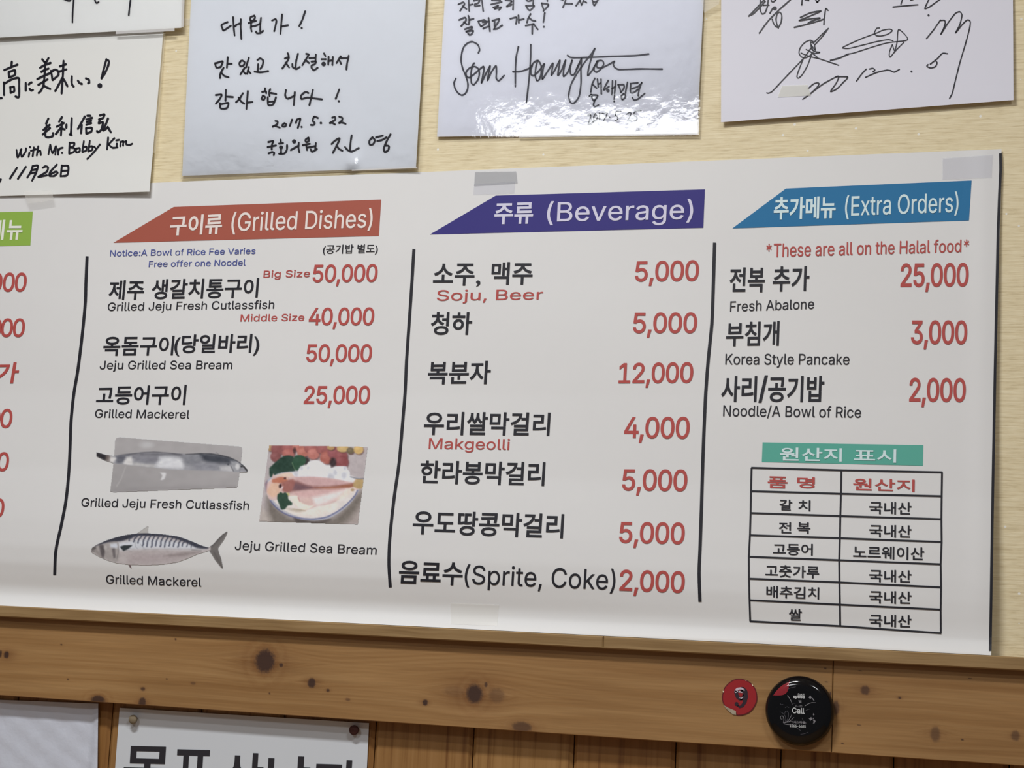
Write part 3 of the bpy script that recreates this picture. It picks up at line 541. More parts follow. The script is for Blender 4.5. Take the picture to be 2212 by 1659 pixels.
def mackerel():
    p = Paint('Q2', 95, 95, 2170, 765, .9)
    p.poly([(1880, 425), (1950, 370), (2000, 310), (2070, 240), (2140, 193), (2158, 200), (2110, 300), (2070, 360), (2012, 440), (2030, 520), (2062, 600), (2088, 745), (2062, 738), (1960, 610), (1920, 540), (1880, 485)], (108, 104, 102), 7, curve=False, shape=True)
    p.line([(1900, 440), (2140, 200)], 26, (88, 85, 84), .7, soft=14); p.line([(1950, 500), (2075, 735)], 20, (92, 88, 86), .7, soft=14)
    p.poly([(790, 228), (960, 108), (978, 108), (966, 160), (975, 228)], (172, 170, 167), 6, curve=False, shape=True); p.line([(800, 222), (970, 112)], 7, (140, 138, 138), .8)
    p.poly([(665, 680), (705, 690), (725, 750), (690, 725)], (92, 74, 74), 6, curve=False, shape=True)
    body = [(106, 487), (125, 440), (200, 388), (350, 322), (500, 275), (650, 240), (800, 222), (1000, 220), (1200, 234), (1400, 263), (1520, 300), (1650, 352), (1750, 396), (1850, 427), (1905, 425), (1900, 470), (1850, 490), (1700, 535), (1550, 600), (1400, 655), (1200, 685), (950, 700), (700, 692), (500, 668), (350, 622), (230, 568), (130, 512)]
    a = p.poly(body, (178, 170, 170), 7, curve=False, shape=True)
    p.poly([(520, 360), (1000, 300), (1500, 360), (1850, 440), (1500, 460), (1000, 450), (520, 470)], (196, 200, 208), 60, 1, mask=a)
    p.poly([(700, 520), (1300, 520), (1500, 560), (1200, 660), (700, 660)], (168, 156, 158), 120, .8, mask=a)
    p.poly([(1200, 560), (1500, 510), (1750, 500), (1500, 560)], (128, 116, 116), 50, .7, mask=a)
    p.poly([(120, 440), (350, 320), (650, 235), (1000, 215), (1400, 255), (1650, 345), (1860, 420), (1860, 450), (1700, 440), (1500, 345), (1300, 285), (1000, 262), (800, 265), (600, 330), (500, 345), (350, 370), (200, 410)], (54, 56, 68), 26, 1, mask=a)
    for i in range(17):                                        # the wavy bars of the back
        x = 690 + i * 66; yt = 240 + max(0, (x - 1100)) * .16; yb = 410 + (i % 3) * 8 + max(0, x - 1500) * .05; w_ = 20 if i < 13 else 14
        if i < 3: yb = 330 + i * 18
        p.line([(x + 62, yt), (x + 34, yt + 45), (x + 8, (yt + yb) / 2 + 8), (x - 2 + 8 * (i % 2), yb - 22), (x - 6, yb)], w_, (62, 66, 84), .88, mask=a, soft=9)
    p.line([(780, 330), (780, 420), (820, 455)], 8, (140, 144, 152), .7, mask=a); p.line([(850, 380), (890, 430), (930, 460)], 8, (140, 144, 152), .7, mask=a)
    p.line([(900, 462), (1300, 455), (1750, 455)], 10, (150, 148, 152), .5, mask=a, soft=14); p.line([(1620, 470), (1760, 480)], 16, (110, 108, 110), .6, mask=a, soft=14)
    p.poly([(150, 430), (400, 350), (520, 370), (520, 640), (350, 610), (130, 505)], (158, 152, 150), 30, .9, mask=a)
    p.poly([(235, 400), (300, 400), (320, 500), (300, 590), (270, 570), (250, 480)], (82, 76, 78), 26, .9, mask=a); p.poly([(400, 380), (500, 370), (505, 440), (410, 430)], (198, 204, 216), 30, .9, mask=a)
    p.poly([(425, 450), (470, 450), (480, 580), (450, 590)], (104, 98, 100), 22, .9, mask=a); p.line([(515, 370), (525, 480), (500, 600)], 9, (110, 104, 106), .8, mask=a); p.ell(330, 440, 26, 30, (186, 182, 180), .4, .6, mask=a)
    p.line([(112, 488), (170, 488)], 8, (60, 56, 58), .9, mask=a); p.line([(150, 430), (270, 580)], 40, (134, 126, 124), .5, mask=a, soft=30); p.poly([(120, 440), (180, 410), (190, 450), (130, 480)], (86, 82, 82), 14, .8, mask=a)
    p.poly([(542, 422), (610, 400), (735, 398), (690, 440), (640, 470), (600, 487)], (48, 54, 58), 8, 1, curve=False); p.line([(660, 450), (760, 450)], 4, (120, 118, 120), .7); p.line([(640, 465), (720, 490)], 4, (120, 118, 120), .6)
    p.noise(50, 24, 5, 31, a); p.noise(18, 14, 4, 32, a)
    p.build('fish_photo', M_PRINT, 'picture of a striped blue backed fish')
def bream():
    p = Paint('Q3', 60, 80, 2100, 1570, 1.0)
    q = p.poly([(265, 97), (2080, 125), (1900, 1555), (80, 1497)], (178, 168, 170), 4, curve=False, shape=True)
    p.poly([(1450, 1600), (2000, 950), (2000, 1600)], (160, 148, 142), 200, .8, curve=False); p.poly([(60, 1600), (100, 1200), (500, 1600)], (176, 166, 158), 120, .8, curve=False)
    p.poly([(230, 1050), (600, 1400), (1100, 1500), (1500, 1400), (1950, 950), (1960, 1150), (1550, 1600), (420, 1600), (240, 1330)], (112, 104, 96), 130, .9)
    p.poly([(700, 1400), (1100, 1480), (1400, 1460), (1200, 1560), (800, 1560)], (66, 58, 56), 60, .7)
    for x, y, rx, ry, c in ((300, 150, 80, 60, (166, 132, 90)), (420, 170, 120, 120, (140, 78, 78)), (380, 310, 90, 90, (136, 78, 78)), (620, 140, 120, 90, (160, 88, 86)), (620, 250, 115, 80, (176, 100, 92)), (800, 130, 110, 80, (182, 106, 94)), (890, 230, 110, 90, (184, 108, 94)), (1030, 150, 120, 90, (162, 90, 86)), (1080, 260, 115, 100, (186, 112, 102)), (1250, 170, 120, 90, (156, 86, 84)), (1320, 330, 120, 115, (172, 96, 84)), (1450, 230, 110, 110, (150, 80, 84)), (1590, 300, 120, 110, (146, 76, 78)), (1600, 410, 125, 115, (140, 70, 72)), (1620, 160, 110, 70, (196, 164, 104)), (1400, 140, 70, 50, (180, 140, 90)), (1760, 200, 70, 60, (110, 96, 70)), (1910, 180, 90, 85, (204, 168, 100))):
        p.ell(x + 14, y + 18, rx, ry, (84, 52, 54), .25, .75); p.ell(x, y, rx, ry, c, .25); p.ell(x - rx * .25, y - ry * .3, rx * .5, ry * .45, tuple(min(255, v + 16) for v in c), 1, .8)
    p.ell(1440, 420, 60, 90, (52, 36, 38), .6, .9); p.ell(950, 390, 60, 70, (40, 34, 36), .6, .9); p.ell(735, 200, 30, 60, (70, 44, 46), .6, .8)
    p.poly([(270, 520), (400, 400), (540, 300), (690, 300), (760, 430), (740, 590), (560, 610), (380, 680), (290, 690)], (38, 66, 54), 14)
    p.poly([(680, 420), (740, 300), (860, 285), (940, 340), (930, 430), (800, 560), (750, 570)], (44, 82, 60), 14); p.line([(690, 420), (720, 510), (760, 570)], 10, (140, 164, 120), .9); p.noise(50, 50, 5, 44, p.poly([(270, 520), (540, 300), (740, 590), (290, 690)], (36, 64, 52), 14, .3))
    # plate
    p.poly([(190, 900), (230, 740), (500, 600), (1300, 560), (1900, 690), (1985, 760), (1930, 900), (1800, 1120), (1600, 1310), (1350, 1450), (1100, 1485), (850, 1465), (620, 1385), (430, 1260), (290, 1120)], (168, 170, 184), 10)
    p.poly([(215, 900), (260, 760), (500, 620), (1300, 570), (1890, 700), (1900, 900), (1760, 1110), (1560, 1280), (1330, 1400), (1100, 1440), (860, 1425), (640, 1345), (460, 1230), (320, 1090)], (214, 206, 202), 14)
    p.line([(290, 1120), (380, 1230), (540, 1350), (720, 1420), (920, 1452), (1100, 1456), (1320, 1420), (1520, 1320), (1700, 1180), (1840, 1030), (1890, 930)], 20, (84, 90, 136), .9, soft=14)
    p.poly([(480, 1280), (900, 1290), (1500, 1150), (1500, 1260), (1200, 1390), (800, 1380)], (224, 216, 206), 60, .8); p.poly([(560, 1250), (940, 1300), (760, 1330)], (178, 166, 150), 40, .8); p.line([(700, 1270), (930, 1300)], 12, (150, 132, 100), .7, soft=16)
    # ice
    p.poly([(800, 600), (810, 540), (860, 480), (950, 460), (1000, 400), (1120, 372), (1230, 410), (1300, 460), (1390, 470), (1400, 520), (1480, 490), (1560, 482), (1690, 490), (1700, 540), (1750, 590), (1755, 660), (1830, 720), (1800, 770), (1300, 720), (700, 690), (700, 610)], (216, 218, 224), 10)
    for x, y, r_ in ((860, 520, 28), (985, 515, 24), (1480, 600, 34), (1640, 660, 44), (1660, 520, 26), (1400, 700, 60), (760, 620, 40)): p.ell(x, y, r_, r_ * 1.3, (184, 186, 196), .8, .8)
    p.ell(1150, 520, 150, 110, (226, 227, 230), .8, .8); p.ell(1570, 560, 60, 40, (228, 228, 232), .8, .8)
    # fish
    p.poly([(205, 900), (230, 800), (300, 740), (345, 620), (375, 670), (500, 620), (650, 598), (750, 680), (1100, 680), (1500, 720), (1800, 790), (1860, 720), (1990, 720), (1990, 860), (1900, 910), (1800, 940), (1500, 1130), (1300, 1200), (1150, 1220), (950, 1290), (850, 1270), (740, 1200), (700, 1100), (640, 1040), (430, 1090), (370, 1110), (260, 1080)], (208, 178, 174), 10)
    p.poly([(750, 690), (1100, 685), (1500, 740), (1800, 800), (1500, 860), (1100, 860), (800, 830)], (196, 156, 156), 50, .9)
    p.poly([(500, 780), (760, 750), (1000, 840), (1400, 850), (1850, 800), (1850, 850), (1400, 915), (900, 920), (650, 970), (520, 930)], (140, 92, 88), 50, .9)
    p.poly([(1100, 880), (1500, 850), (1850, 800), (1800, 870), (1420, 915)], (158, 96, 70), 30, .9); p.poly([(700, 780), (900, 830), (1050, 880), (850, 930), (680, 900)], (108, 78, 88), 60, .8)
    p.poly([(680, 960), (1100, 920), (1700, 890), (1500, 960), (1100, 1060), (800, 1040)], (206, 166, 164), 60, .9); p.poly([(1050, 1060), (1500, 960), (1700, 920), (1450, 1100), (1150, 1210)], (226, 216, 214), 70, .95)
    p.poly([(1700, 900), (1850, 880), (1700, 1040), (1500, 1110)], (224, 212, 200), 50, .9)
    p.poly([(640, 1030), (780, 1030), (830, 1130), (1000, 1210), (1100, 1200), (950, 1285), (840, 1265), (740, 1190)], (232, 220, 206), 24, .95); p.line([(800, 1060), (830, 1130)], 16, (176, 110, 108), .7, soft=14); p.poly([(860, 1100), (1020, 1060), (1050, 1180), (900, 1170)], (210, 178, 170), 60, .8)
    p.poly([(320, 730), (480, 680), (620, 700), (560, 790), (330, 790)], (186, 106, 78), 30, .95); p.poly([(500, 780), (700, 720), (740, 800), (680, 930), (560, 960), (500, 900)], (158, 96, 88), 40, .9)
    p.poly([(300, 800), (430, 800), (470, 900), (440, 1000), (330, 1060), (230, 960)], (218, 176, 148), 40, .9); p.poly([(370, 660), (560, 610), (680, 610), (700, 680), (520, 680)], (222, 196, 174), 24, .8); p.ell(560, 708, 24, 18, (74, 40, 40), .4); p.ell(470, 850, 24, 42, (62, 38, 42), .35, rot=.2); p.ell(505, 885, 14, 40, (222, 204, 208), .5, .9, rot=.5); p.ell(600, 710, 20, 22, (220, 200, 190), .5, .7)
    p.poly([(1820, 790), (1870, 725), (1995, 730), (1990, 880), (1900, 900), (1810, 850)], (178, 150, 96), 24, .95); p.line([(1760, 680), (1900, 715), (2010, 712)], 16, (98, 102, 116), .9, soft=12); p.ell(1800, 920, 34, 26, (160, 130, 90), .5, .8)
    p.poly([(420, 1010), (480, 960), (520, 985), (560, 965), (610, 1010), (620, 1090), (690, 1160), (680, 1200), (610, 1210), (560, 1270), (490, 1280), (450, 1180), (415, 1090)], (42, 72, 56), 12, 1); p.poly([(585, 970), (640, 980), (645, 1020), (615, 1030)], (188, 180, 110), 10, .9, curve=False)
    p.noise(60, 50, 5, 41); p.noise(22, 22, 4, 42); p.poly([(190, 800), (240, 740), (210, 960)], (110, 70, 90), 20, .5)
    p.build('fish_photo', M_PRINT, 'picture of a pink fish split open on a blue rimmed plate')
cutlass(); mackerel(); bream()

# ------------------------------------------------------------------ handwritten notes
def film_mat():
    m = bpy.data.materials.new('laminate_film'); m.use_nodes = True; nt = m.node_tree; N = nt.nodes.new; Lk = nt.links.new
    for n in list(nt.nodes):
        if n.type == 'BSDF_PRINCIPLED': nt.nodes.remove(n)
    out = [n for n in nt.nodes if n.type == 'OUTPUT_MATERIAL'][0]
    tr = N('ShaderNodeBsdfTransparent'); tr.inputs[0].default_value = (.985, .988, .992, 1); gl = N('ShaderNodeBsdfGlossy'); gl.inputs['Roughness'].default_value = .045
    fr = N('ShaderNodeFresnel'); fr.inputs[0].default_value = 1.52
    tc = N('ShaderNodeTexCoord'); n1 = N('ShaderNodeTexNoise'); n1.inputs['Scale'].default_value = 60; n1.inputs['Detail'].default_value = 4; Lk(tc.outputs['Object'], n1.inputs['Vector'])
    bu = N('ShaderNodeBump'); bu.inputs['Strength'].default_value = .16; bu.inputs['Distance'].default_value = .0012; Lk(n1.outputs[0], bu.inputs['Height'])
    Lk(bu.outputs[0], gl.inputs['Normal']); Lk(bu.outputs[0], fr.inputs['Normal'])
    mx = N('ShaderNodeMixShader'); Lk(fr.outputs[0], mx.inputs[0]); Lk(tr.outputs[0], mx.inputs[1]); Lk(gl.outputs[0], mx.inputs[2]); Lk(mx.outputs[0], out.inputs[0]); return m
M_FILM = film_mat()
def quad_grid(p, n1, n2):
    V = [(p[0] * (1 - u) + p[1] * u) * (1 - v) + (p[3] * (1 - u) + p[2] * u) * v for v in np.linspace(0, 1, n2 + 1) for u in np.linspace(0, 1, n1 + 1)]
    idx = np.arange((n1 + 1) * (n2 + 1)).reshape(n2 + 1, n1 + 1); return np.array(V), np.stack([idx[:-1, :-1], idx[1:, :-1], idx[1:, 1:], idx[:-1, 1:]], -1).reshape(-1, 4).tolist()
def note(label, quad, rgb, depth, film=None, thick=.0003, n=30):
    q = np.array(quad, float); c = hit([q[2:].mean(0)], depth)[0]; t = thing('signed_note', c, label, 'note', 'handwritten notes along the top of the wall')
    V, Fs = quad_grid(q, n, n); mm = mat('note_paper', lin(rgb), .6, .25, noise=(25, .012)); me = sheet_mesh('paper', hit(V, depth), n + 1, n + 1, thick); link('paper', me, mm, t)
    if film is not None:
        V, Fs = quad_grid(np.array(film, float), max(n, 40), max(n, 40)); Q = hit(V, depth, .0009)
        me = pyd('laminate_film', Q, Fs)
        for p in me.polygons: p.use_smooth = True
        link('laminate_film', me, M_FILM, t)
    return t
qa = [(-260, -170), (399, -170), (392, 60), (-260, 95)]
dA = lambda X, Z: .0085 + 0 * X
nA = note('laminated white note in the top left corner with only pen tails showing', qa, (208, 208, 206), dA, [(-270, -180), (412, -180), (397, 62), (-270, 102)])
hC = lambda p, d: hit([p], d)[0]
xB, zB = hC((322, 414), .006)[0], hC((322, 414), .006)[2]
dB = lambda X, Z: .0030 + .0045 * np.clip((X - xB + .25) / .25, 0, 1) ** 2 * np.clip((zB + .17 - Z) / .17, 0, 1) + .0012 * np.clip((zB + .04 - Z) / .04, 0, 1)
nB = note('white note with Japanese brush pen writing overlapping the left end of the banner', [(-260, 20), (358, 15), (322.5, 413.8), (-260, 431)], (208, 209, 206), dB)
xC, zC = hC((899, 362), .004)[0], hC((899, 362), .004)[2]
xq, zq = hC((760, 350), .004)[0], hC((760, 350), .004)[2]
dC = lambda X, Z: .0030 + .0030 * np.clip((X - xC + .10) / .10, 0, 1) ** 2 + .0004 * np.sin((X - xC) * 22) * np.sin((Z - zC) * 26) + .0011 * np.exp(-((X - xq) / .007) ** 2 - ((Z - zq) / .016) ** 2)
nC = note('laminated white note with four lines of bold Korean writing dated 2017. 5. 22', [(421, -170), (930, -170), (898.5, 361.5), (393.5, 380)], (199, 201, 205), dC, [(417, -175), (936, -175), (904, 365), (390, 387)], n=100)
xD, zD = hC((1506, 289), .004)[0], hC((1506, 289), .004)[2]
dD = lambda X, Z: .0028 + .0006 * np.sin((X - xD) * 20 + 1)
nD = note('laminated white note with a large looping signature and glare at its bottom edge', [(970, -170), (1528, -170), (1506, 288), (944, 295.5)], (203, 204, 211), dD, [(967, -175), (1533, -175), (1509, 292), (941, 298)])
dE = lambda X, Z: .0035 + .0020 * np.clip((Z * -1 + .38) / .1, 0, 1)
nE = note('plain white note at the far right with scribbled writing and an arrow drawing', [(1558, -170), (2187, -170), (2189.5, 216), (1557.5, 264)], (204, 204, 213), dE)
HW = 'handwritten_line'
strokes(HW, 'N0', [[(765, -60), (765, 0), (755, 120), (752, 232)], [(1358, -60), (1355, 0), (1345, 80), (1337, 158)], [(975, -60), (985, 0), (1000, 30), (1025, 20)], [(640, -20), (690, 2), (724, 8), (740, -20)]], 17, M_PEN, nA, dA)
strokes(HW, 'K1', [[(85, 380), (200, 330), (345, 272)], [(235, 215), (225, 300)], [(172, 420), (180, 525)], [(172, 420), (240, 395), (300, 385), (290, 480), (185, 522)], [(78, 630), (80, 875)], [(85, 655), (200, 580), (320, 538), (375, 545), (380, 700), (380, 895), (355, 925), (310, 905)], [(203, 720), (212, 830)], [(203, 725), (275, 715), (280, 800), (215, 828)],
  [(-60, 930), (-20, 938), (35, 938)], [(512, 635), (512, 785)], [(572, 665), (600, 638), (630, 625)], [(590, 755), (620, 785), (655, 772)],
  [(840, 165), (885, 220)], [(965, 140), (915, 230)], [(795, 335), (880, 285), (1005, 238)], [(825, 415), (890, 375), (965, 350)], [(740, 560), (860, 500), (1000, 440)], [(900, 220), (890, 450), (865, 680), (820, 780), (770, 835)], [(765, 672), (850, 620), (945, 565)], [(880, 695), (940, 730), (1000, 755)],
  [(1015, 395), (1045, 575)], [(1030, 410), (1095, 370), (1150, 400), (1160, 480), (1050, 575)], [(1190, 305), (1310, 265)], [(1180, 410), (1320, 365)], [(1265, 195), (1250, 500), (1225, 845)], [(1235, 540), (1170, 670), (1100, 795)], [(1265, 560), (1300, 620), (1340, 700)],
  [(1430, 505), (1425, 620), (1440, 680), (1465, 705)], [(1550, 590), (1585, 640), (1630, 655)], [(1710, 545), (1770, 575), (1775, 630), (1755, 640)], [(2118, 165), (2085, 290), (2050, 420), (2020, 540)], [(2120, 170), (2165, 205), (2150, 300), (2095, 430), (2020, 545)], [(1987, 690, 50)]], 44, M_PEN, nB, dB)
strokes(HW, 'K2', [[(770, 190), (735, 270)], [(690, 372), (790, 292)], [(680, 445), (795, 342)], [(745, 300), (722, 420), (728, 480), (790, 490), (845, 465), (845, 425)],
  [(985, 170), (940, 240)], [(905, 320), (1015, 262)], [(985, 250), (970, 460)], [(960, 345), (890, 438)], [(985, 350), (1030, 365)], [(1058, 285), (1055, 335)], [(1143, 185), (1135, 320), (1130, 440)], [(1108, 445), (1140, 455)],
  [(1350, 160), (1300, 250), (1240, 355)], [(1300, 290), (1290, 425)], [(1390, 145), (1440, 145)], [(1375, 205), (1465, 180)], [(1380, 245), (1450, 225)], [(1375, 290), (1450, 262)], [(1370, 350), (1375, 430)], [(1370, 345), (1460, 340), (1450, 400), (1385, 428)],
  [(1590, 140), (1660, 125), (1640, 180), (1575, 205)], [(1590, 200), (1570, 265)], [(1575, 265), (1640, 250), (1610, 370), (1560, 410), (1545, 390)], [(1720, 190), (1690, 270), (1640, 380), (1720, 330)], [(1715, 325), (1765, 410)]], 35, M_PEN, nB, dB)
strokes(HW, 'K2', [[(262, 690), (282, 810), (340, 680)], [(325, 690), (345, 800), (405, 720), (415, 665)], [(468, 735), (455, 800)], [(478, 645, 18)], [(540, 650), (520, 790)], [(490, 705), (570, 680)], [(608, 635), (585, 780)], [(590, 730), (640, 702), (648, 770)],
  [(800, 610), (770, 760)], [(800, 610), (835, 740), (890, 630), (880, 765)], [(925, 680), (925, 765)], [(930, 700), (960, 665), (1000, 655)], [(988, 738, 18)],
  [(1108, 575), (1100, 750)], [(1105, 580), (1185, 580), (1165, 640), (1115, 650)], [(1115, 650), (1190, 670), (1175, 720), (1105, 750)], [(1215, 670), (1265, 662), (1270, 710), (1220, 730), (1208, 700), (1215, 670)], [(1335, 550), (1310, 720)], [(1320, 650), (1375, 640), (1370, 700), (1315, 722)], [(1430, 545), (1405, 715)], [(1415, 640), (1470, 635), (1465, 690), (1410, 712)], [(1500, 640), (1530, 670)], [(1590, 605), (1500, 720), (1390, 835)],
  [(1722, 495), (1705, 680)], [(1820, 505), (1720, 610)], [(1725, 600), (1790, 655), (1870, 650)], [(1860, 590), (1855, 645)], [(1850, 540), (1895, 530)], [(1920, 560), (1915, 630)], [(1920, 570), (1960, 552), (1960, 620)], [(1965, 570), (2010, 552), (2010, 600), (2060, 612), (2105, 592)]], 30, M_PEN, nB, dB)
strokes(HW, 'K2', [[(270, 975), (160, 1145)], [(412, 960), (285, 1150)], [(520, 950), (490, 1040), (435, 1130)], [(520, 950), (600, 940), (580, 1040), (510, 1180)], [(500, 1015), (580, 1000)], [(480, 1065), (560, 1050)], [(680, 975), (730, 950), (765, 975), (740, 1040), (610, 1120), (745, 1095)], [(905, 925), (800, 1040), (785, 1100), (860, 1105), (915, 1060), (890, 1035), (810, 1075)], [(985, 940), (965, 1110)], [(985, 945), (1085, 950), (1070, 1090), (965, 1110)], [(985, 1025), (1075, 1020)], [(12, 1160), (-5, 1200)]], 32, M_PEN, nB, dB)
strokes(HW, 'L1', [[(438, 320), (330, 370), (345, 440), (365, 475), (500, 385)], [(540, 230), (550, 400), (567, 565)], [(570, 400), (610, 365), (665, 345)], [(682, 265), (678, 400), (692, 630)], [(930, 200), (862, 230), (858, 290), (915, 285), (942, 235), (930, 200)], [(825, 337), (960, 298)], [(872, 330), (867, 420), (880, 490)], [(880, 400), (960, 385), (1030, 350)], [(1052, 240), (1040, 350), (1038, 490)], [(962, 495), (965, 515), (1000, 527), (1060, 512), (1090, 480)],
  [(1255, 290), (1320, 265), (1335, 310), (1295, 485)], [(1440, 180), (1425, 350), (1410, 535)], [(1435, 400), (1550, 378)], [(1865, 120), (1810, 280), (1755, 395)], [(1800, 428, 20)]], 33, M_PEN, nC, dC)
strokes(HW, 'L2', [[(160, 235), (165, 270), (185, 300), (235, 290)], [(165, 240), (265, 210), (240, 290)], [(338, 155), (325, 300)], [(335, 245), (395, 245)], [(280, 300), (235, 380), (230, 445)], [(250, 375), (290, 415), (350, 435)], [(520, 205), (500, 245), (520, 280), (560, 265), (575, 225), (545, 200), (520, 205)], [(635, 160), (600, 270), (598, 290)], [(575, 300), (515, 395)], [(550, 345), (585, 385)], [(635, 290), (610, 385)], [(620, 340), (660, 380)],
  [(755, 190), (795, 170), (835, 200), (825, 270), (795, 315)], [(765, 250), (758, 350)], [(715, 355), (800, 365), (905, 348)], [(1180, 95), (1195, 130)], [(1140, 170), (1198, 150), (1170, 215), (1105, 310)], [(1150, 230), (1200, 295)], [(1325, 105), (1300, 200), (1290, 290)], [(1245, 250), (1250, 290), (1300, 318), (1350, 290)],
  [(1440, 105), (1475, 115), (1440, 175), (1385, 265)], [(1430, 190), (1480, 235)], [(1485, 165), (1560, 160)], [(1575, 115), (1570, 215)], [(1515, 215), (1575, 212), (1560, 250), (1515, 270), (1520, 310), (1550, 335), (1600, 300)], [(1690, 100), (1710, 135)], [(1655, 180), (1715, 180)], [(1685, 248, 32)], [(1755, 145), (1750, 255)], [(1755, 205), (1805, 195)], [(1815, 150), (1808, 260)], [(1925, 140), (1865, 235)], [(1900, 180), (1930, 245)], [(1930, 165), (2025, 165)], [(2038, 130), (2015, 240), (2005, 325)]], 26, M_PEN, nC, dC)
strokes(HW, 'L2', [[(170, 685), (250, 678), (225, 740), (170, 805)], [(312, 610), (305, 765)], [(320, 705), (410, 712)], [(228, 800), (240, 872), (325, 868), (345, 795), (240, 815)], [(550, 660), (500, 740), (455, 785)], [(490, 720), (530, 780), (570, 805)], [(620, 630), (600, 880)], [(615, 790), (685, 782)], [(862, 590), (860, 625)], [(820, 640), (872, 632), (878, 660)], [(832, 692), (812, 735), (840, 752), (862, 715), (832, 692)], [(935, 600), (920, 640), (925, 700)], [(945, 655), (1020, 670)], [(900, 715), (905, 820), (960, 825), (990, 790), (1015, 715)], [(915, 780), (980, 775)],
  [(1155, 615), (1145, 690), (1180, 735), (1280, 690)], [(1280, 645), (1265, 825)], [(1470, 655), (1430, 640), (1370, 690), (1375, 740), (1460, 720), (1660, 745)], [(1535, 610), (1510, 720), (1485, 825)], [(1905, 605), (1855, 735)], [(1898, 772, 16)]], 26, M_PEN, nC, dC)
strokes(HW, 'L3', [[(240, 215), (275, 225), (265, 262), (200, 300), (235, 288), (305, 315)], [(375, 248), (345, 275), (350, 298), (390, 295), (402, 265), (375, 248)], [(490, 195), (455, 290)], [(558, 205), (545, 245)], [(560, 195), (612, 178), (600, 240), (575, 320)], [(632, 305, 16)], [(875, 170), (822, 150), (795, 210), (828, 240), (812, 275), (768, 275)], [(920, 245, 19)], [(1090, 165), (1128, 155), (1130, 200), (1052, 245), (1090, 242), (1130, 268)], [(1192, 150), (1240, 170), (1232, 210), (1190, 245), (1235, 238), (1290, 258)]], 27, M_PEN, nC, dC)
strokes(HW, 'L3', [[(135, 530), (205, 515), (192, 560)], [(125, 605), (250, 580)], [(190, 570), (185, 640)], [(140, 700), (190, 680), (222, 690), (215, 725)], [(320, 495), (322, 525)], [(295, 552), (355, 545)], [(325, 610, 30)], [(325, 640), (325, 700)], [(295, 705), (370, 703), (410, 650), (415, 575)], [(520, 522, 32)], [(470, 650), (575, 590)], [(590, 540), (585, 610), (598, 680)], [(735, 465), (690, 495), (700, 530), (740, 512), (735, 465)], [(650, 577), (755, 555)], [(700, 570), (712, 650)], [(720, 612), (790, 600), (840, 590)], [(845, 545), (835, 640)], [(768, 640), (790, 675), (860, 635)],
  [(1080, 560), (1130, 510), (1200, 475), (1165, 565), (1100, 690)], [(1150, 580), (1190, 630), (1240, 660)], [(1380, 430), (1365, 520), (1352, 668)], [(1280, 605), (1320, 650), (1380, 672), (1485, 620)], [(1690, 460), (1645, 510), (1650, 570), (1700, 560), (1725, 500), (1690, 460)], [(1745, 460), (1845, 435)], [(1760, 515), (1830, 500), (1900, 460)], [(1960, 415), (1900, 520), (1860, 620), (1872, 680), (1925, 650), (1935, 590), (1880, 580)]], 28, M_PEN, nC, dC)
strokes(HW, 'M1', [[(130, 60), (200, 30), (215, 60), (155, 150)], [(190, 85), (245, 125)], [(272, -40), (282, 155)], [(285, 70), (330, 58)], [(345, 10), (430, -10), (410, 40), (360, 60), (368, 85), (430, 75)], [(455, -40), (480, 155)], [(600, 0), (720, 5)], [(590, 60), (740, 25)], [(620, 105), (690, 78), (640, 122), (730, 100), (700, 140)], [(790, 0), (880, 15), (810, 92), (880, 62)], [(905, -40), (898, 135)], [(1080, -10), (1110, 15), (1160, 5)], [(1185, -30), (1180, 60)], [(1080, 80), (1115, 135), (1145, 140), (1195, 80), (1080, 80)], [(1380, -40), (1380, 15)], [(1300, 45), (1325, 125)], [(1300, 45), (1398, 65), (1325, 155)], [(1640, -10), (1625, 45), (1600, 100)], [(1640, 50), (1680, 52), (1730, 52)], [(1570, -10), (1600, -2)], [(1840, 0), (1785, 80)], [(1840, 15), (1862, 68)], [(1890, 10), (1860, 68)], [(1890, 10), (1930, 35)], [(2010, -10), (2040, 75), (2095, -10)], [(2030, 25), (2075, 20)]], 22, M_PEN2, nD, dD)
strokes(HW, 'M1', [[(140, 280), (225, 245), (235, 290), (170, 365)], [(205, 310), (250, 340)], [(270, 220), (285, 280), (275, 345)], [(280, 280), (345, 262)], [(220, 410), (320, 375), (310, 410), (240, 445), (335, 430), (320, 475), (290, 490), (265, 470)], [(410, 300), (430, 345), (450, 370)], [(410, 300), (495, 280), (520, 320), (455, 370)], [(470, 310), (560, 300)], [(555, 250), (575, 440)], [(480, 400), (550, 370), (570, 375)], [(610, 290), (700, 265), (692, 305), (650, 370)], [(640, 300), (640, 400)], [(625, 410), (680, 400), (745, 355)], [(860, 262), (940, 242), (950, 270), (940, 335)], [(975, 215), (980, 320)], [(985, 280), (1050, 265)], [(1145, 195), (1110, 260), (1095, 315)], [(1125, 250), (1170, 285), (1215, 295)], [(1075, 360), (1190, 335)], [(1170, 345), (1168, 475)], [(1190, 340), (1245, 410)], [(1345, 180), (1325, 310)], [(1332, 375, 14)]], 24, M_PEN2, nD, dD)
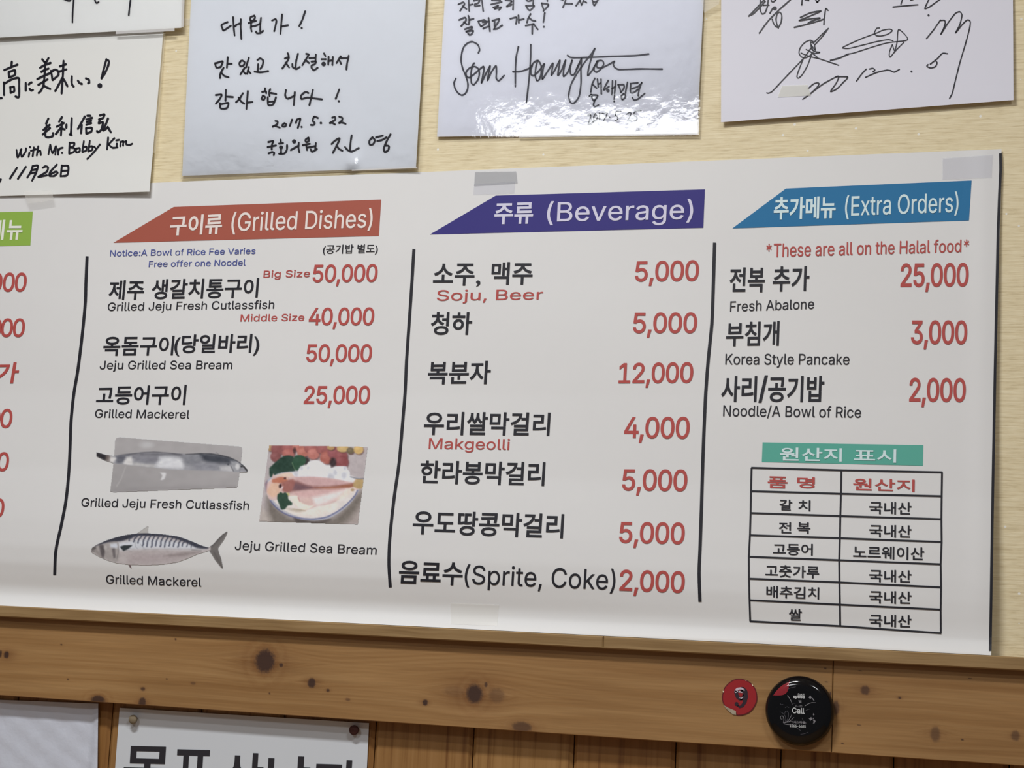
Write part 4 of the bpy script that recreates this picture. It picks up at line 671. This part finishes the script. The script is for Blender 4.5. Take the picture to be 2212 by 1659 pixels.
strokes('signature', 'M2', [[(500, 270), (520, 210), (490, 130), (400, 80), (320, 100), (250, 170), (215, 280), (205, 410), (235, 540), (290, 680), (320, 790), (315, 890), (270, 970), (210, 990), (150, 950), (100, 870), (85, 780), (115, 705)],
  [(430, 445), (400, 480), (375, 600), (375, 720), (385, 790), (425, 810), (490, 730), (515, 640), (505, 550), (435, 500), (345, 530), (290, 600), (300, 670), (350, 690), (430, 630), (520, 550), (585, 500), (595, 560), (575, 660), (552, 780), (620, 640), (700, 490), (670, 640), (655, 740), (720, 600), (800, 490), (808, 600), (805, 700), (840, 745), (890, 710), (940, 655)],
  [(1183, 165), (1145, 340), (1132, 560), (1130, 845)], [(1395, 130), (1390, 350), (1375, 600), (1350, 850), (1320, 1125)], [(1090, 590), (1200, 588), (1290, 565), (1380, 525)],
  [(1380, 525), (1450, 430), (1520, 400), (1570, 490), (1570, 620), (1540, 720), (1500, 742), (1470, 660), (1480, 520), (1512, 400)], [(1420, 480), (1395, 560), (1400, 640), (1450, 655), (1530, 580), (1625, 455), (1600, 560), (1590, 715), (1690, 570), (1770, 445), (1760, 540), (1745, 650), (1800, 570), (1890, 395), (1870, 540), (1857, 655), (1920, 560), (1990, 390), (1955, 560), (1955, 670), (2030, 590), (2100, 390), (2065, 540), (2080, 640), (2135, 635), (2230, 440)]], 27, M_PEN2, nD, dD)
strokes('signature', 'M3', [[(465, 295), (455, 500), (455, 750), (420, 980), (330, 1100), (265, 1085), (235, 960), (280, 760), (390, 560), (520, 370), (640, 220), (705, 120), (645, 280), (592, 480), (577, 605), (650, 520), (720, 400), (745, 345)], [(300, 500), (370, 500), (465, 295)][1:], [(215, 245), (270, 280), (400, 285), (700, 275), (1000, 260), (1400, 250), (1670, 220)], [(760, 340), (700, 440), (690, 510), (730, 545), (800, 500), (860, 410), (845, 345), (775, 340), (738, 400), (748, 460), (830, 465), (950, 410), (1055, 350), (1035, 400), (1060, 460), (1140, 498), (1500, 487), (1910, 490)]], 27, M_PEN2, nD, dD)
strokes(HW, 'M3', [[(705, 655), (655, 760), (630, 900)], [(670, 770), (735, 830)], [(750, 670), (765, 810)], [(765, 760), (810, 740)], [(815, 670), (820, 935)], [(605, 975), (640, 945), (660, 1020), (690, 1060), (755, 965), (640, 950)], [(705, 1045), (680, 1130), (710, 1165), (770, 1135)], [(945, 695), (860, 860), (960, 800)], [(938, 875, 32)], [(1020, 700), (1010, 950)], [(1010, 840), (1075, 800)], [(1080, 700), (1060, 900), (1050, 1075)], [(1120, 770), (1150, 830), (1170, 905)], [(1120, 770), (1220, 770), (1225, 830), (1172, 905)], [(1290, 725), (1260, 870), (1255, 920)], [(1220, 930), (1182, 970), (1192, 1035), (1240, 1010), (1252, 955), (1220, 930)],
  [(1340, 750), (1475, 735)], [(1345, 760), (1342, 900), (1400, 910), (1480, 850)], [(1370, 840), (1480, 800), (1545, 740)], [(1545, 730), (1500, 850), (1480, 970)], [(1375, 1000), (1410, 1045), (1480, 1025), (1600, 925)]], 28, M_PEN2, nD, dD)
strokes(HW, 'M3', [[(575, 1320), (610, 1295), (632, 1330), (610, 1400), (585, 1480), (630, 1470), (700, 1410)], [(715, 1290), (685, 1350), (690, 1415), (735, 1395), (750, 1335), (715, 1290)], [(790, 1280), (785, 1400)], [(835, 1290), (925, 1280), (900, 1350), (860, 1410)], [(970, 1350, 14)], [(1075, 1320), (1080, 1250), (1170, 1245)], [(1075, 1310), (1110, 1350), (1110, 1400), (1070, 1420)], [(1210, 1325, 12)], [(1280, 1300), (1320, 1275), (1350, 1285), (1335, 1340), (1290, 1410), (1350, 1415)], [(1530, 1240), (1420, 1250), (1408, 1320), (1460, 1360), (1450, 1410), (1400, 1420)]], 24, M_PEN2, nD, dD)
strokes(HW, 'N1', [[(125, 250), (240, 130), (360, 0), (400, -40)], [(130, 245), (200, 210), (300, 110), (380, 20)], [(305, -30), (305, 150), (330, 212), (375, 200), (415, 100), (430, -20)], [(350, 80), (440, 78)], [(475, 10), (500, 30), (545, 0)], [(530, 128, 32)], [(500, 125), (455, 205)], [(775, -5), (600, 150), (450, 300), (370, 400), (290, 515)], [(490, 300), (510, 360), (545, 410), (590, 420), (630, 340), (640, 240), (610, 190), (570, 210), (550, 300), (570, 400), (585, 435)], [(960, -20), (950, 75)], [(1000, -5), (1060, 5)], [(1165, -10), (1190, 32), (1225, -10)],
  [(930, 270), (1080, 200), (1250, 170), (1100, 240), (910, 320), (1100, 290), (1235, 280), (1100, 330), (1050, 360)], [(835, 425), (1000, 385), (1180, 335), (1300, 295)], [(1360, 160), (1325, 135), (1305, 260), (1295, 380)]], 21, M_PEN, nE, dE)
strokes('pen_drawing', 'N1', [[(1365, 440), (1250, 550), (1140, 660)], [(1365, 440), (1270, 570), (1150, 700)], [(1130, 645), (1080, 625), (1000, 660), (930, 740), (908, 820), (940, 880), (1000, 900), (1070, 870), (1130, 820)], [(1090, 660), (1105, 760), (1150, 800), (1230, 815), (1140, 830), (1020, 770)], [(1090, 650), (1140, 680), (1160, 780), (1100, 700), (1130, 790)], [(940, 825), (1050, 870), (1200, 905), (1130, 840), (1060, 780)], [(1200, 905), (1350, 955), (1525, 1015)], [(1100, 740), (1000, 880), (940, 950), (700, 1200), (560, 1350), (480, 1430), (430, 1450), (405, 1445)], [(980, 900), (905, 1090), (875, 1190), (900, 1215), (960, 1160), (1040, 1020), (1085, 900), (1110, 820)]], 17, M_PEN, nE, dE)
strokes(HW, 'N1', [[(1045, 1385), (1130, 1310), (1195, 1288), (1220, 1305), (1180, 1370), (1070, 1470), (965, 1545)], [(1070, 1470), (1280, 1310), (1480, 1200), (1530, 1190), (1490, 1290), (1400, 1425), (1500, 1380), (1600, 1280), (1665, 1200), (1480, 1195)]], 19, M_PEN, nE, dE)
strokes(HW, 'N2', [[(1045, -20), (1020, 55)], [(1150, 0), (1180, -5)], [(915, 92), (1050, 78), (1245, 62)], [(1400, -30), (1345, 90), (1340, 115), (1400, 90), (1540, -10)], [(1387, 203, 14)]], 16, M_PEN, nE, dE)
strokes('pen_drawing', 'N2', [[(735, 370), (700, 375), (670, 430), (690, 470), (760, 475), (850, 450), (905, 405), (870, 385), (780, 400), (690, 440), (500, 510), (300, 600), (245, 635), (330, 640), (500, 600), (700, 550), (850, 525), (915, 540)], [(300, 720), (400, 700), (650, 620), (850, 565), (1110, 525), (990, 390), (970, 550), (940, 680)], [(905, 590), (870, 680), (865, 740), (880, 755), (950, 670), (1060, 560)], [(905, 590), (940, 690)]], 13, M_PEN, nE, dE)
strokes('pen_drawing', 'N2', [[(85, 800), (200, 770), (320, 718)]], 20, M_PEN, nE, dE)
strokes(HW, 'N2', [[(1360, 510), (1450, 400), (1545, 265)], [(1545, 270), (1600, 270), (1605, 320), (1580, 390), (1550, 455), (1640, 310), (1740, 180), (1800, 155), (1830, 200), (1800, 330), (1745, 435), (1830, 330), (1900, 265), (1940, 285), (1930, 380), (1880, 570), (1800, 840), (1740, 1080), (1700, 1240), (1665, 1305)]], 16, M_PEN, nE, dE)
strokes(HW, 'N2', [[(1640, 712), (1570, 708), (1500, 780), (1410, 850)], [(1470, 800), (1500, 830), (1480, 880), (1420, 900), (1365, 880), (1380, 855)], [(560, 915), (500, 980), (430, 1075)], [(600, 915), (650, 905), (675, 930), (650, 950)], [(550, 1025), (700, 960), (830, 930), (880, 935), (930, 955), (1000, 920)], [(1160, 948, 13)]], 16, M_PEN, nE, dE)
flat('tape_strip', 'N1', [(640, 1335), (1040, 1318), (1095, 1490), (575, 1515)], M_TAPE3, nE, dE, off=.0006, n=4)

# milky sealed margins of the laminated notes, edge glare painted into the colour
M_EDGE = tape_mat('milky_glare_margin', (236, 236, 234), .62, .2); M_EDGE2 = tape_mat('shade_tint_margin', (206, 196, 172), .35, .2)
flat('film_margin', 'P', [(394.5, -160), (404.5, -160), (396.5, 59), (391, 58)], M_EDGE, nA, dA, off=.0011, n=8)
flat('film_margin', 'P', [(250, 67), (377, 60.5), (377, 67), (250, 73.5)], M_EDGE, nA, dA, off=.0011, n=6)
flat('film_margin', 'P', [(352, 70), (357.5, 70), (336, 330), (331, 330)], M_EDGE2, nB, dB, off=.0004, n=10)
flat('film_margin', 'P', [(393, 380), (899, 361.5), (903.5, 365), (390.5, 386.5)], M_EDGE2, nC, dC, off=.0004, n=16)  # shadow below the film border, put in as a darker gold tint
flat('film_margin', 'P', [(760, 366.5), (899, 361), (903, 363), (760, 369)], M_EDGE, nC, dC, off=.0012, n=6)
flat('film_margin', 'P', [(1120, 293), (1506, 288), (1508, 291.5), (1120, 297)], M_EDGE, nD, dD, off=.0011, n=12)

# loose tape ends on the wallpaper
def tape_piece(q, label, d, m=M_TAPE4):
    V, Fs = quad_grid(np.array(q, float), 4, 4); Q = hit(V, d); o = link('tape_piece', pyd('tape_piece', Q, Fs), m, label=label, cat='tape')
tape_piece([(1500, -60), (1562, -60), (1553, 9), (1521, 28)], 'clear tape stuck beside the top right corner of the signature note', .0055)
tape_piece([(394, 40), (411, 40), (410, 55), (396, 56)], 'small wrinkled clear tape on wallpaper between the two left laminated notes', .0011)
tape_piece([(50, 413), (112, 411), (116, 432), (60, 440)], 'torn clear tape below the Japanese note on the banner top', .0095, M_TAPE4)

# ------------------------------------------------------------------ sheets pinned below the rail
D_S = lambda X, Z: .0062 + 0 * X
sx0 = hC((257, 1560), .006)
sign = thing('paper_sign', hC((520, 1655), .0062), 'white paper sign with big black Korean letters pinned under the wooden rail', 'sign')
V, Fs = quad_grid(np.array([(258.5, 1529), (797, 1562), (786, 1800), (238, 1800)], float), 12, 12); link('paper', sheet_mesh('paper', hit(V, D_S), 13, 13, .0003), mat('sign_paper', lin((192, 196, 200)), .6, .25), sign)
M_K2 = mat('sign_ink', lin((44, 42, 46)), .55, .25)
for g, a, b_, tp in (('목', 283, 612, 395), ('포', 628, 905, 419), ('산', 985, 1262, 441), ('낙', 1292, 1590, 464), ('지', 1620, 1880, 490)):
    text('sign_letter', 'O', g, a, b_, tp + 322, tp + 330, 324, 324, M_K2, sign, D_S, off=.0004, bold=.019, sl=.06)
blank = thing('blank_sheet', hC((100, 1655), .0062), 'blank white crinkled sheet under the rail in the lower left corner', 'paper')
def dBl(X, Z): x1 = hC((196, 1600), .006)[0]; return .0062 + .0035 * np.clip((X - x1) / .008, 0, 1) + .0004 * np.sin(X * 160 + Z * 60) * np.sin(Z * 190)
V, Fs = quad_grid(np.array([(-200, 1504), (212, 1520), (209, 1800), (-200, 1800)], float), 90, 60); link('paper', sheet_mesh('paper', hit(V, dBl), 91, 61, .0003), mat('crinkled_paper', lin((188, 192, 202)), .65, .2, noise=(90, .03), bump=(110, .25, .002)), blank)
def pin(c, r, rgb, label):
    P = hC(c, .0062 + .006); t = thing('push_pin', (P[0], -.0065, P[2]), label, 'pin', 'push pins holding the paper sign'); mm = mat('pin_plastic', lin(rgb), .75, .15)
    prof = [(0, r * .35, 0), (1, r * .40, .0018), (2, r * .72, .0030), (3, r, .0042), (4, r, .0062), (5, r * .93, .0070), (6, 0.0001, .0072)]
    V = [(P[0] + q[1] * math.cos(a), -.0066 - q[2], P[2] + q[1] * math.sin(a)) for q in prof for a in np.linspace(0, 2 * math.pi, 25)[:-1]]
    n = 24; Fs = [(i * n + k, i * n + (k + 1) % n, (i + 1) * n + (k + 1) % n, (i + 1) * n + k) for i in range(6) for k in range(n)]
    me = pyd('pin_head', V, Fs)
    for p in me.polygons: p.use_smooth = True
    link('pin_head', me, mm, t)
pin((287, 1554), .0046, (122, 110, 90), 'beige push pin at the top left corner of the paper sign')
pin((764.3, 1577), .0049, (70, 44, 40), 'dark brown push pin at the top right corner of the paper sign')

# ------------------------------------------------------------------ round number sticker
D_ST = lambda X, Z: .0246 + 0 * X
stk = thing('number_sticker', hC((1597.6, 1506), .0246), 'round red sticker numbered 9 with a peeled lower left edge on the rail', 'sticker')
cU, rU = (793, 845), (632, 662)
def ring_poly(sx, sy, notch=True, n=72):
    P = []
    for k in range(n):
        a = 2 * math.pi * k / n; x, y = cU[0] + rU[0] * sx * math.cos(a) * (1 + .006 * math.sin(9 * a)), cU[1] + rU[1] * sy * math.sin(a) * (1 + .006 * math.cos(7 * a)); P.append((x, y))
    if notch:                                                   # the lower left is cut along the curl
        Q = []
        for x, y in P:
            t = (x - 215) / (665 - 215)
            if 215 < x < 665 and y > 845: y = min(y, 1140 + 190 * t + 25 * math.sin(t * math.pi))
            Q.append((x, y))
        P = Q
    return P
flat('sticker_rim', 'U', ring_poly(1, 1), mat('maroon_print', lin((92, 32, 36)), .35, .4), stk, D_ST, 0, label='dark maroon rim')
flat('sticker_face', 'U', ring_poly(.945, .945), mat('red_print', lin((142, 36, 40)), .35, .4), stk, D_ST, .0002)
M_FLAP = mat('sticker_backing', lin((176, 168, 150)), .5, .3)
fp = px('U', [(225, 1130), (380, 1215), (520, 1275), (665, 1335), (668, 1480), (560, 1465), (430, 1370), (310, 1260)])
Fl = hit(fp, D_ST, 0); Fl[1:4, 1] -= .0016; Fl[0, 1] -= .0004; Fl[4:, 1] -= .0003
link('peeled_edge', pyd('peeled_edge', Fl, [(0, 1, 7), (1, 6, 7), (1, 2, 6), (2, 5, 6), (2, 3, 5), (3, 4, 5)]), M_FLAP, stk, label='curled pale paper edge')
M_D9 = mat('dark_numeral', lin((48, 38, 46)), .35, .4); M_S9 = mat('silver_worn_numeral', lin((186, 176, 186)), .3, .5)
strokes('numeral', 'U', [[(660, 640), (690, 770), (760, 880), (850, 900)], [(850, 900), (930, 860), (960, 760)]], 128, M_D9, stk, D_ST, .0004)
strokes('numeral', 'U', [[(880, 560), (975, 620), (1010, 760), (1000, 920), (950, 1060), (880, 1160), (790, 1190), (720, 1150)]], 160, M_D9, stk, D_ST, .00042, taper=.68)
strokes('numeral', 'U', [[(680, 1090, 72)]], 40, M_D9, stk, D_ST, .00044)
strokes('numeral', 'U', [[(650, 650), (680, 580), (760, 540), (860, 535), (950, 590)]], 88, M_S9, stk, D_ST, .0005, label='silvery worn top of the numeral', taper=.4)
strokes('numeral', 'U', [[(730, 640), (810, 655), (890, 680)]], 60, M_S9, stk, D_ST, .00052, taper=.5); strokes('numeral', 'U', [[(800, 870), (850, 885), (905, 850)]], 34, M_S9, stk, D_ST, .00054)
M_CHIP = mat('white_chip', lin((226, 206, 176)), .4, .4)
for q in ([(1215, 365), (1255, 385), (1285, 450), (1250, 440)], [(1000, 235), (1035, 240), (1030, 265), (1005, 255)], [(185, 615), (235, 625), (225, 680), (190, 665)]): flat('chipped_edge', 'U', q, M_CHIP, stk, D_ST, .0006)

# ------------------------------------------------------------------ call bell
cb = hC((1726.3, 1535.5), .034); R0 = .0315
bell = thing('call_bell', (cb[0], -D_R, cb[2]), 'black round table call bell with white print and a red corner on the rail', 'bell')
hh = [(0.0, .93), (.0012, .965), (.0035, .992), (.0060, 1.0), (.0085, .985), (.0110, .94), (.0128, .88), (.0140, .80), (.0146, .70), (.0149, .55), (.0150, .3), (.0150, .0)]
def lathe(prof, n=96):
    V = [(cb[0] + R0 * r * math.cos(a), -D_R - h, cb[2] + R0 * r * math.sin(a)) for h, r in prof for a in np.linspace(0, 2 * math.pi, n + 1)[:-1]]
    return V, [(i * n + k, (i + 1) * n + k, (i + 1) * n + (k + 1) % n, i * n + (k + 1) % n) for i in range(len(prof) - 1) for k in range(n)]
M_BELL = mat('black_gloss', (.005, .005, .006, 1), .10, .4); M_BASE = mat('black_matt', (.012, .012, .014, 1), .5, .3)
V, Fs = lathe(hh[3:]); me = pyd('dome', V, Fs)
for p in me.polygons: p.use_smooth = True
link('dome', me, M_BELL, bell)
V, Fs = lathe(hh[:4]); me = pyd('base', V, Fs)
for p in me.polygons: p.use_smooth = True
link('base', me, M_BASE, bell)
ha = np.array([h for h, r in hh[3:]]); ra = np.array([r for h, r in hh[3:]])
def bell_depth(X, Z): r = np.hypot(X - cb[0], Z - cb[2]) / R0; return D_R + np.interp(r, ra[::-1], ha[::-1])
# red window in the upper left, clipped from the dome by an arc
V = []; n = 28; P0, P1 = np.array([600, 108.]), np.array([196, 462.])
for i in range(n + 1):
    t = i / n; c0 = np.array([845., 835.]); a0 = math.atan2(P0[1] - c0[1], P0[0] - c0[0]); a1 = math.atan2(P1[1] - c0[1], P1[0] - c0[0]) ; a1 = a1 if a1 < a0 else a1 - 2 * math.pi
    a = a0 + (a1 - a0) * t; rim = c0 + np.array([math.cos(a) * 715, math.sin(a) * 735]); inn = P0 * (1 - t) + P1 * t + np.array([128., 132.]) * math.sin(math.pi * t)
    for j in range(7): V.append(rim + (inn - rim) * j / 6)
Q = hit(px('S', V), bell_depth, .00025); me = pyd('red_window', Q, [(i * 7 + j, (i + 1) * 7 + j, (i + 1) * 7 + j + 1, i * 7 + j + 1) for i in range(n) for j in range(6)])
for p in me.polygons: p.use_smooth = True
me.flip_normals() if me.polygons[40].normal.y > 0 else None
link('red_window', me, mat('red_plastic', lin((128, 34, 42)), .12, .5, coat=.6), bell, label='translucent red indicator')
M_P1 = mat('white_print', lin((186, 188, 188)), .4, .3); M_P2 = mat('grey_print', lin((120, 118, 122)), .4, .3); M_P3 = mat('faint_print', lin((78, 76, 82)), .4, .3)
tx = lambda s, x0, x1, yl_, yr2, h, mm, bd=.01, fn=INTER: text('print', 'S', s, x0, x1, yl_, yr2, h, h, mm, bell, bell_depth, .0003, bold=bd, mode='b', fnt=fn, sl=-.03)
tx('Call', 675, 970, 893, 908, 140, M_P1, .022); tx('ST-100', 745, 915, 745, 752, 52, M_P2, .02); tx('SAE', 808, 970, 468, 476, 52, M_P1, .03); tx('speed', 705, 970, 548, 556, 92, M_P1, .045)
tx('벨', 830, 900, 640, 645, 60, M_P2, .03, None); tx('(씨스타콜)', 690, 1008, 1142, 1156, 70, M_P2, .03, None); tx('1566-6685', 620, 1000, 1200 + 20, 1245, 68, M_P1, .02)
strokes('swirl_print', 'S', [[(565, 470), (610, 530), (655, 610), (680, 690)], [(980, 720), (1060, 670), (1150, 640), (1240, 640)], [(470, 1120), (480, 1030), (450, 960), (400, 970), (410, 1030), (450, 1030)], [(480, 1130), (580, 1070), (640, 980), (660, 930)], [(480, 1130), (620, 1080), (700, 1010), (720, 990)], [(500, 1150), (600, 1165), (680, 1170)], [(480, 1120), (700, 1085)]], 15, M_P2, bell, bell_depth, .0003, taper=.6)
strokes('swirl_print', 'S', [[(390, 860), (450, 890), (510, 960), (520, 1050), (500, 1120)], [(560, 830), (590, 900), (580, 1000), (540, 1070)], [(500, 900), (520, 840), (570, 850)], [(1000, 830), (1060, 800), (1110, 790)], [(780, 1240), (840, 1280), (880, 1310)], [(915, 1010), (940, 1070)], [(570, 320), (640, 285), (760, 262)], [(510, 760), (560, 735), (600, 760)], [(390, 660), (420, 690), (460, 680)], [(690, 660), (760, 650)], [(880, 1395), (960, 1385), (1060, 1345)]], 9, M_P3, bell, bell_depth, .0003)
for q in ([(1105, 465), (1150, 520), (1110, 550), (1070, 520)], [(1145, 530), (1170, 530), (1215, 600), (1185, 590)], [(1070, 1020), (1110, 1010), (1130, 980), (1145, 1015), (1165, 1050), (1130, 1050), (1110, 1080), (1100, 1045)], [(1175, 1060), (1210, 1045), (1235, 1080), (1210, 1130), (1170, 1135), (1195, 1100)], [(1185, 890), (1210, 930), (1190, 950), (1172, 925)], [(1165, 1010), (1200, 1000), (1180, 1045)]): flat('flower_print', 'S', q, M_P2, bell, bell_depth, .0003)
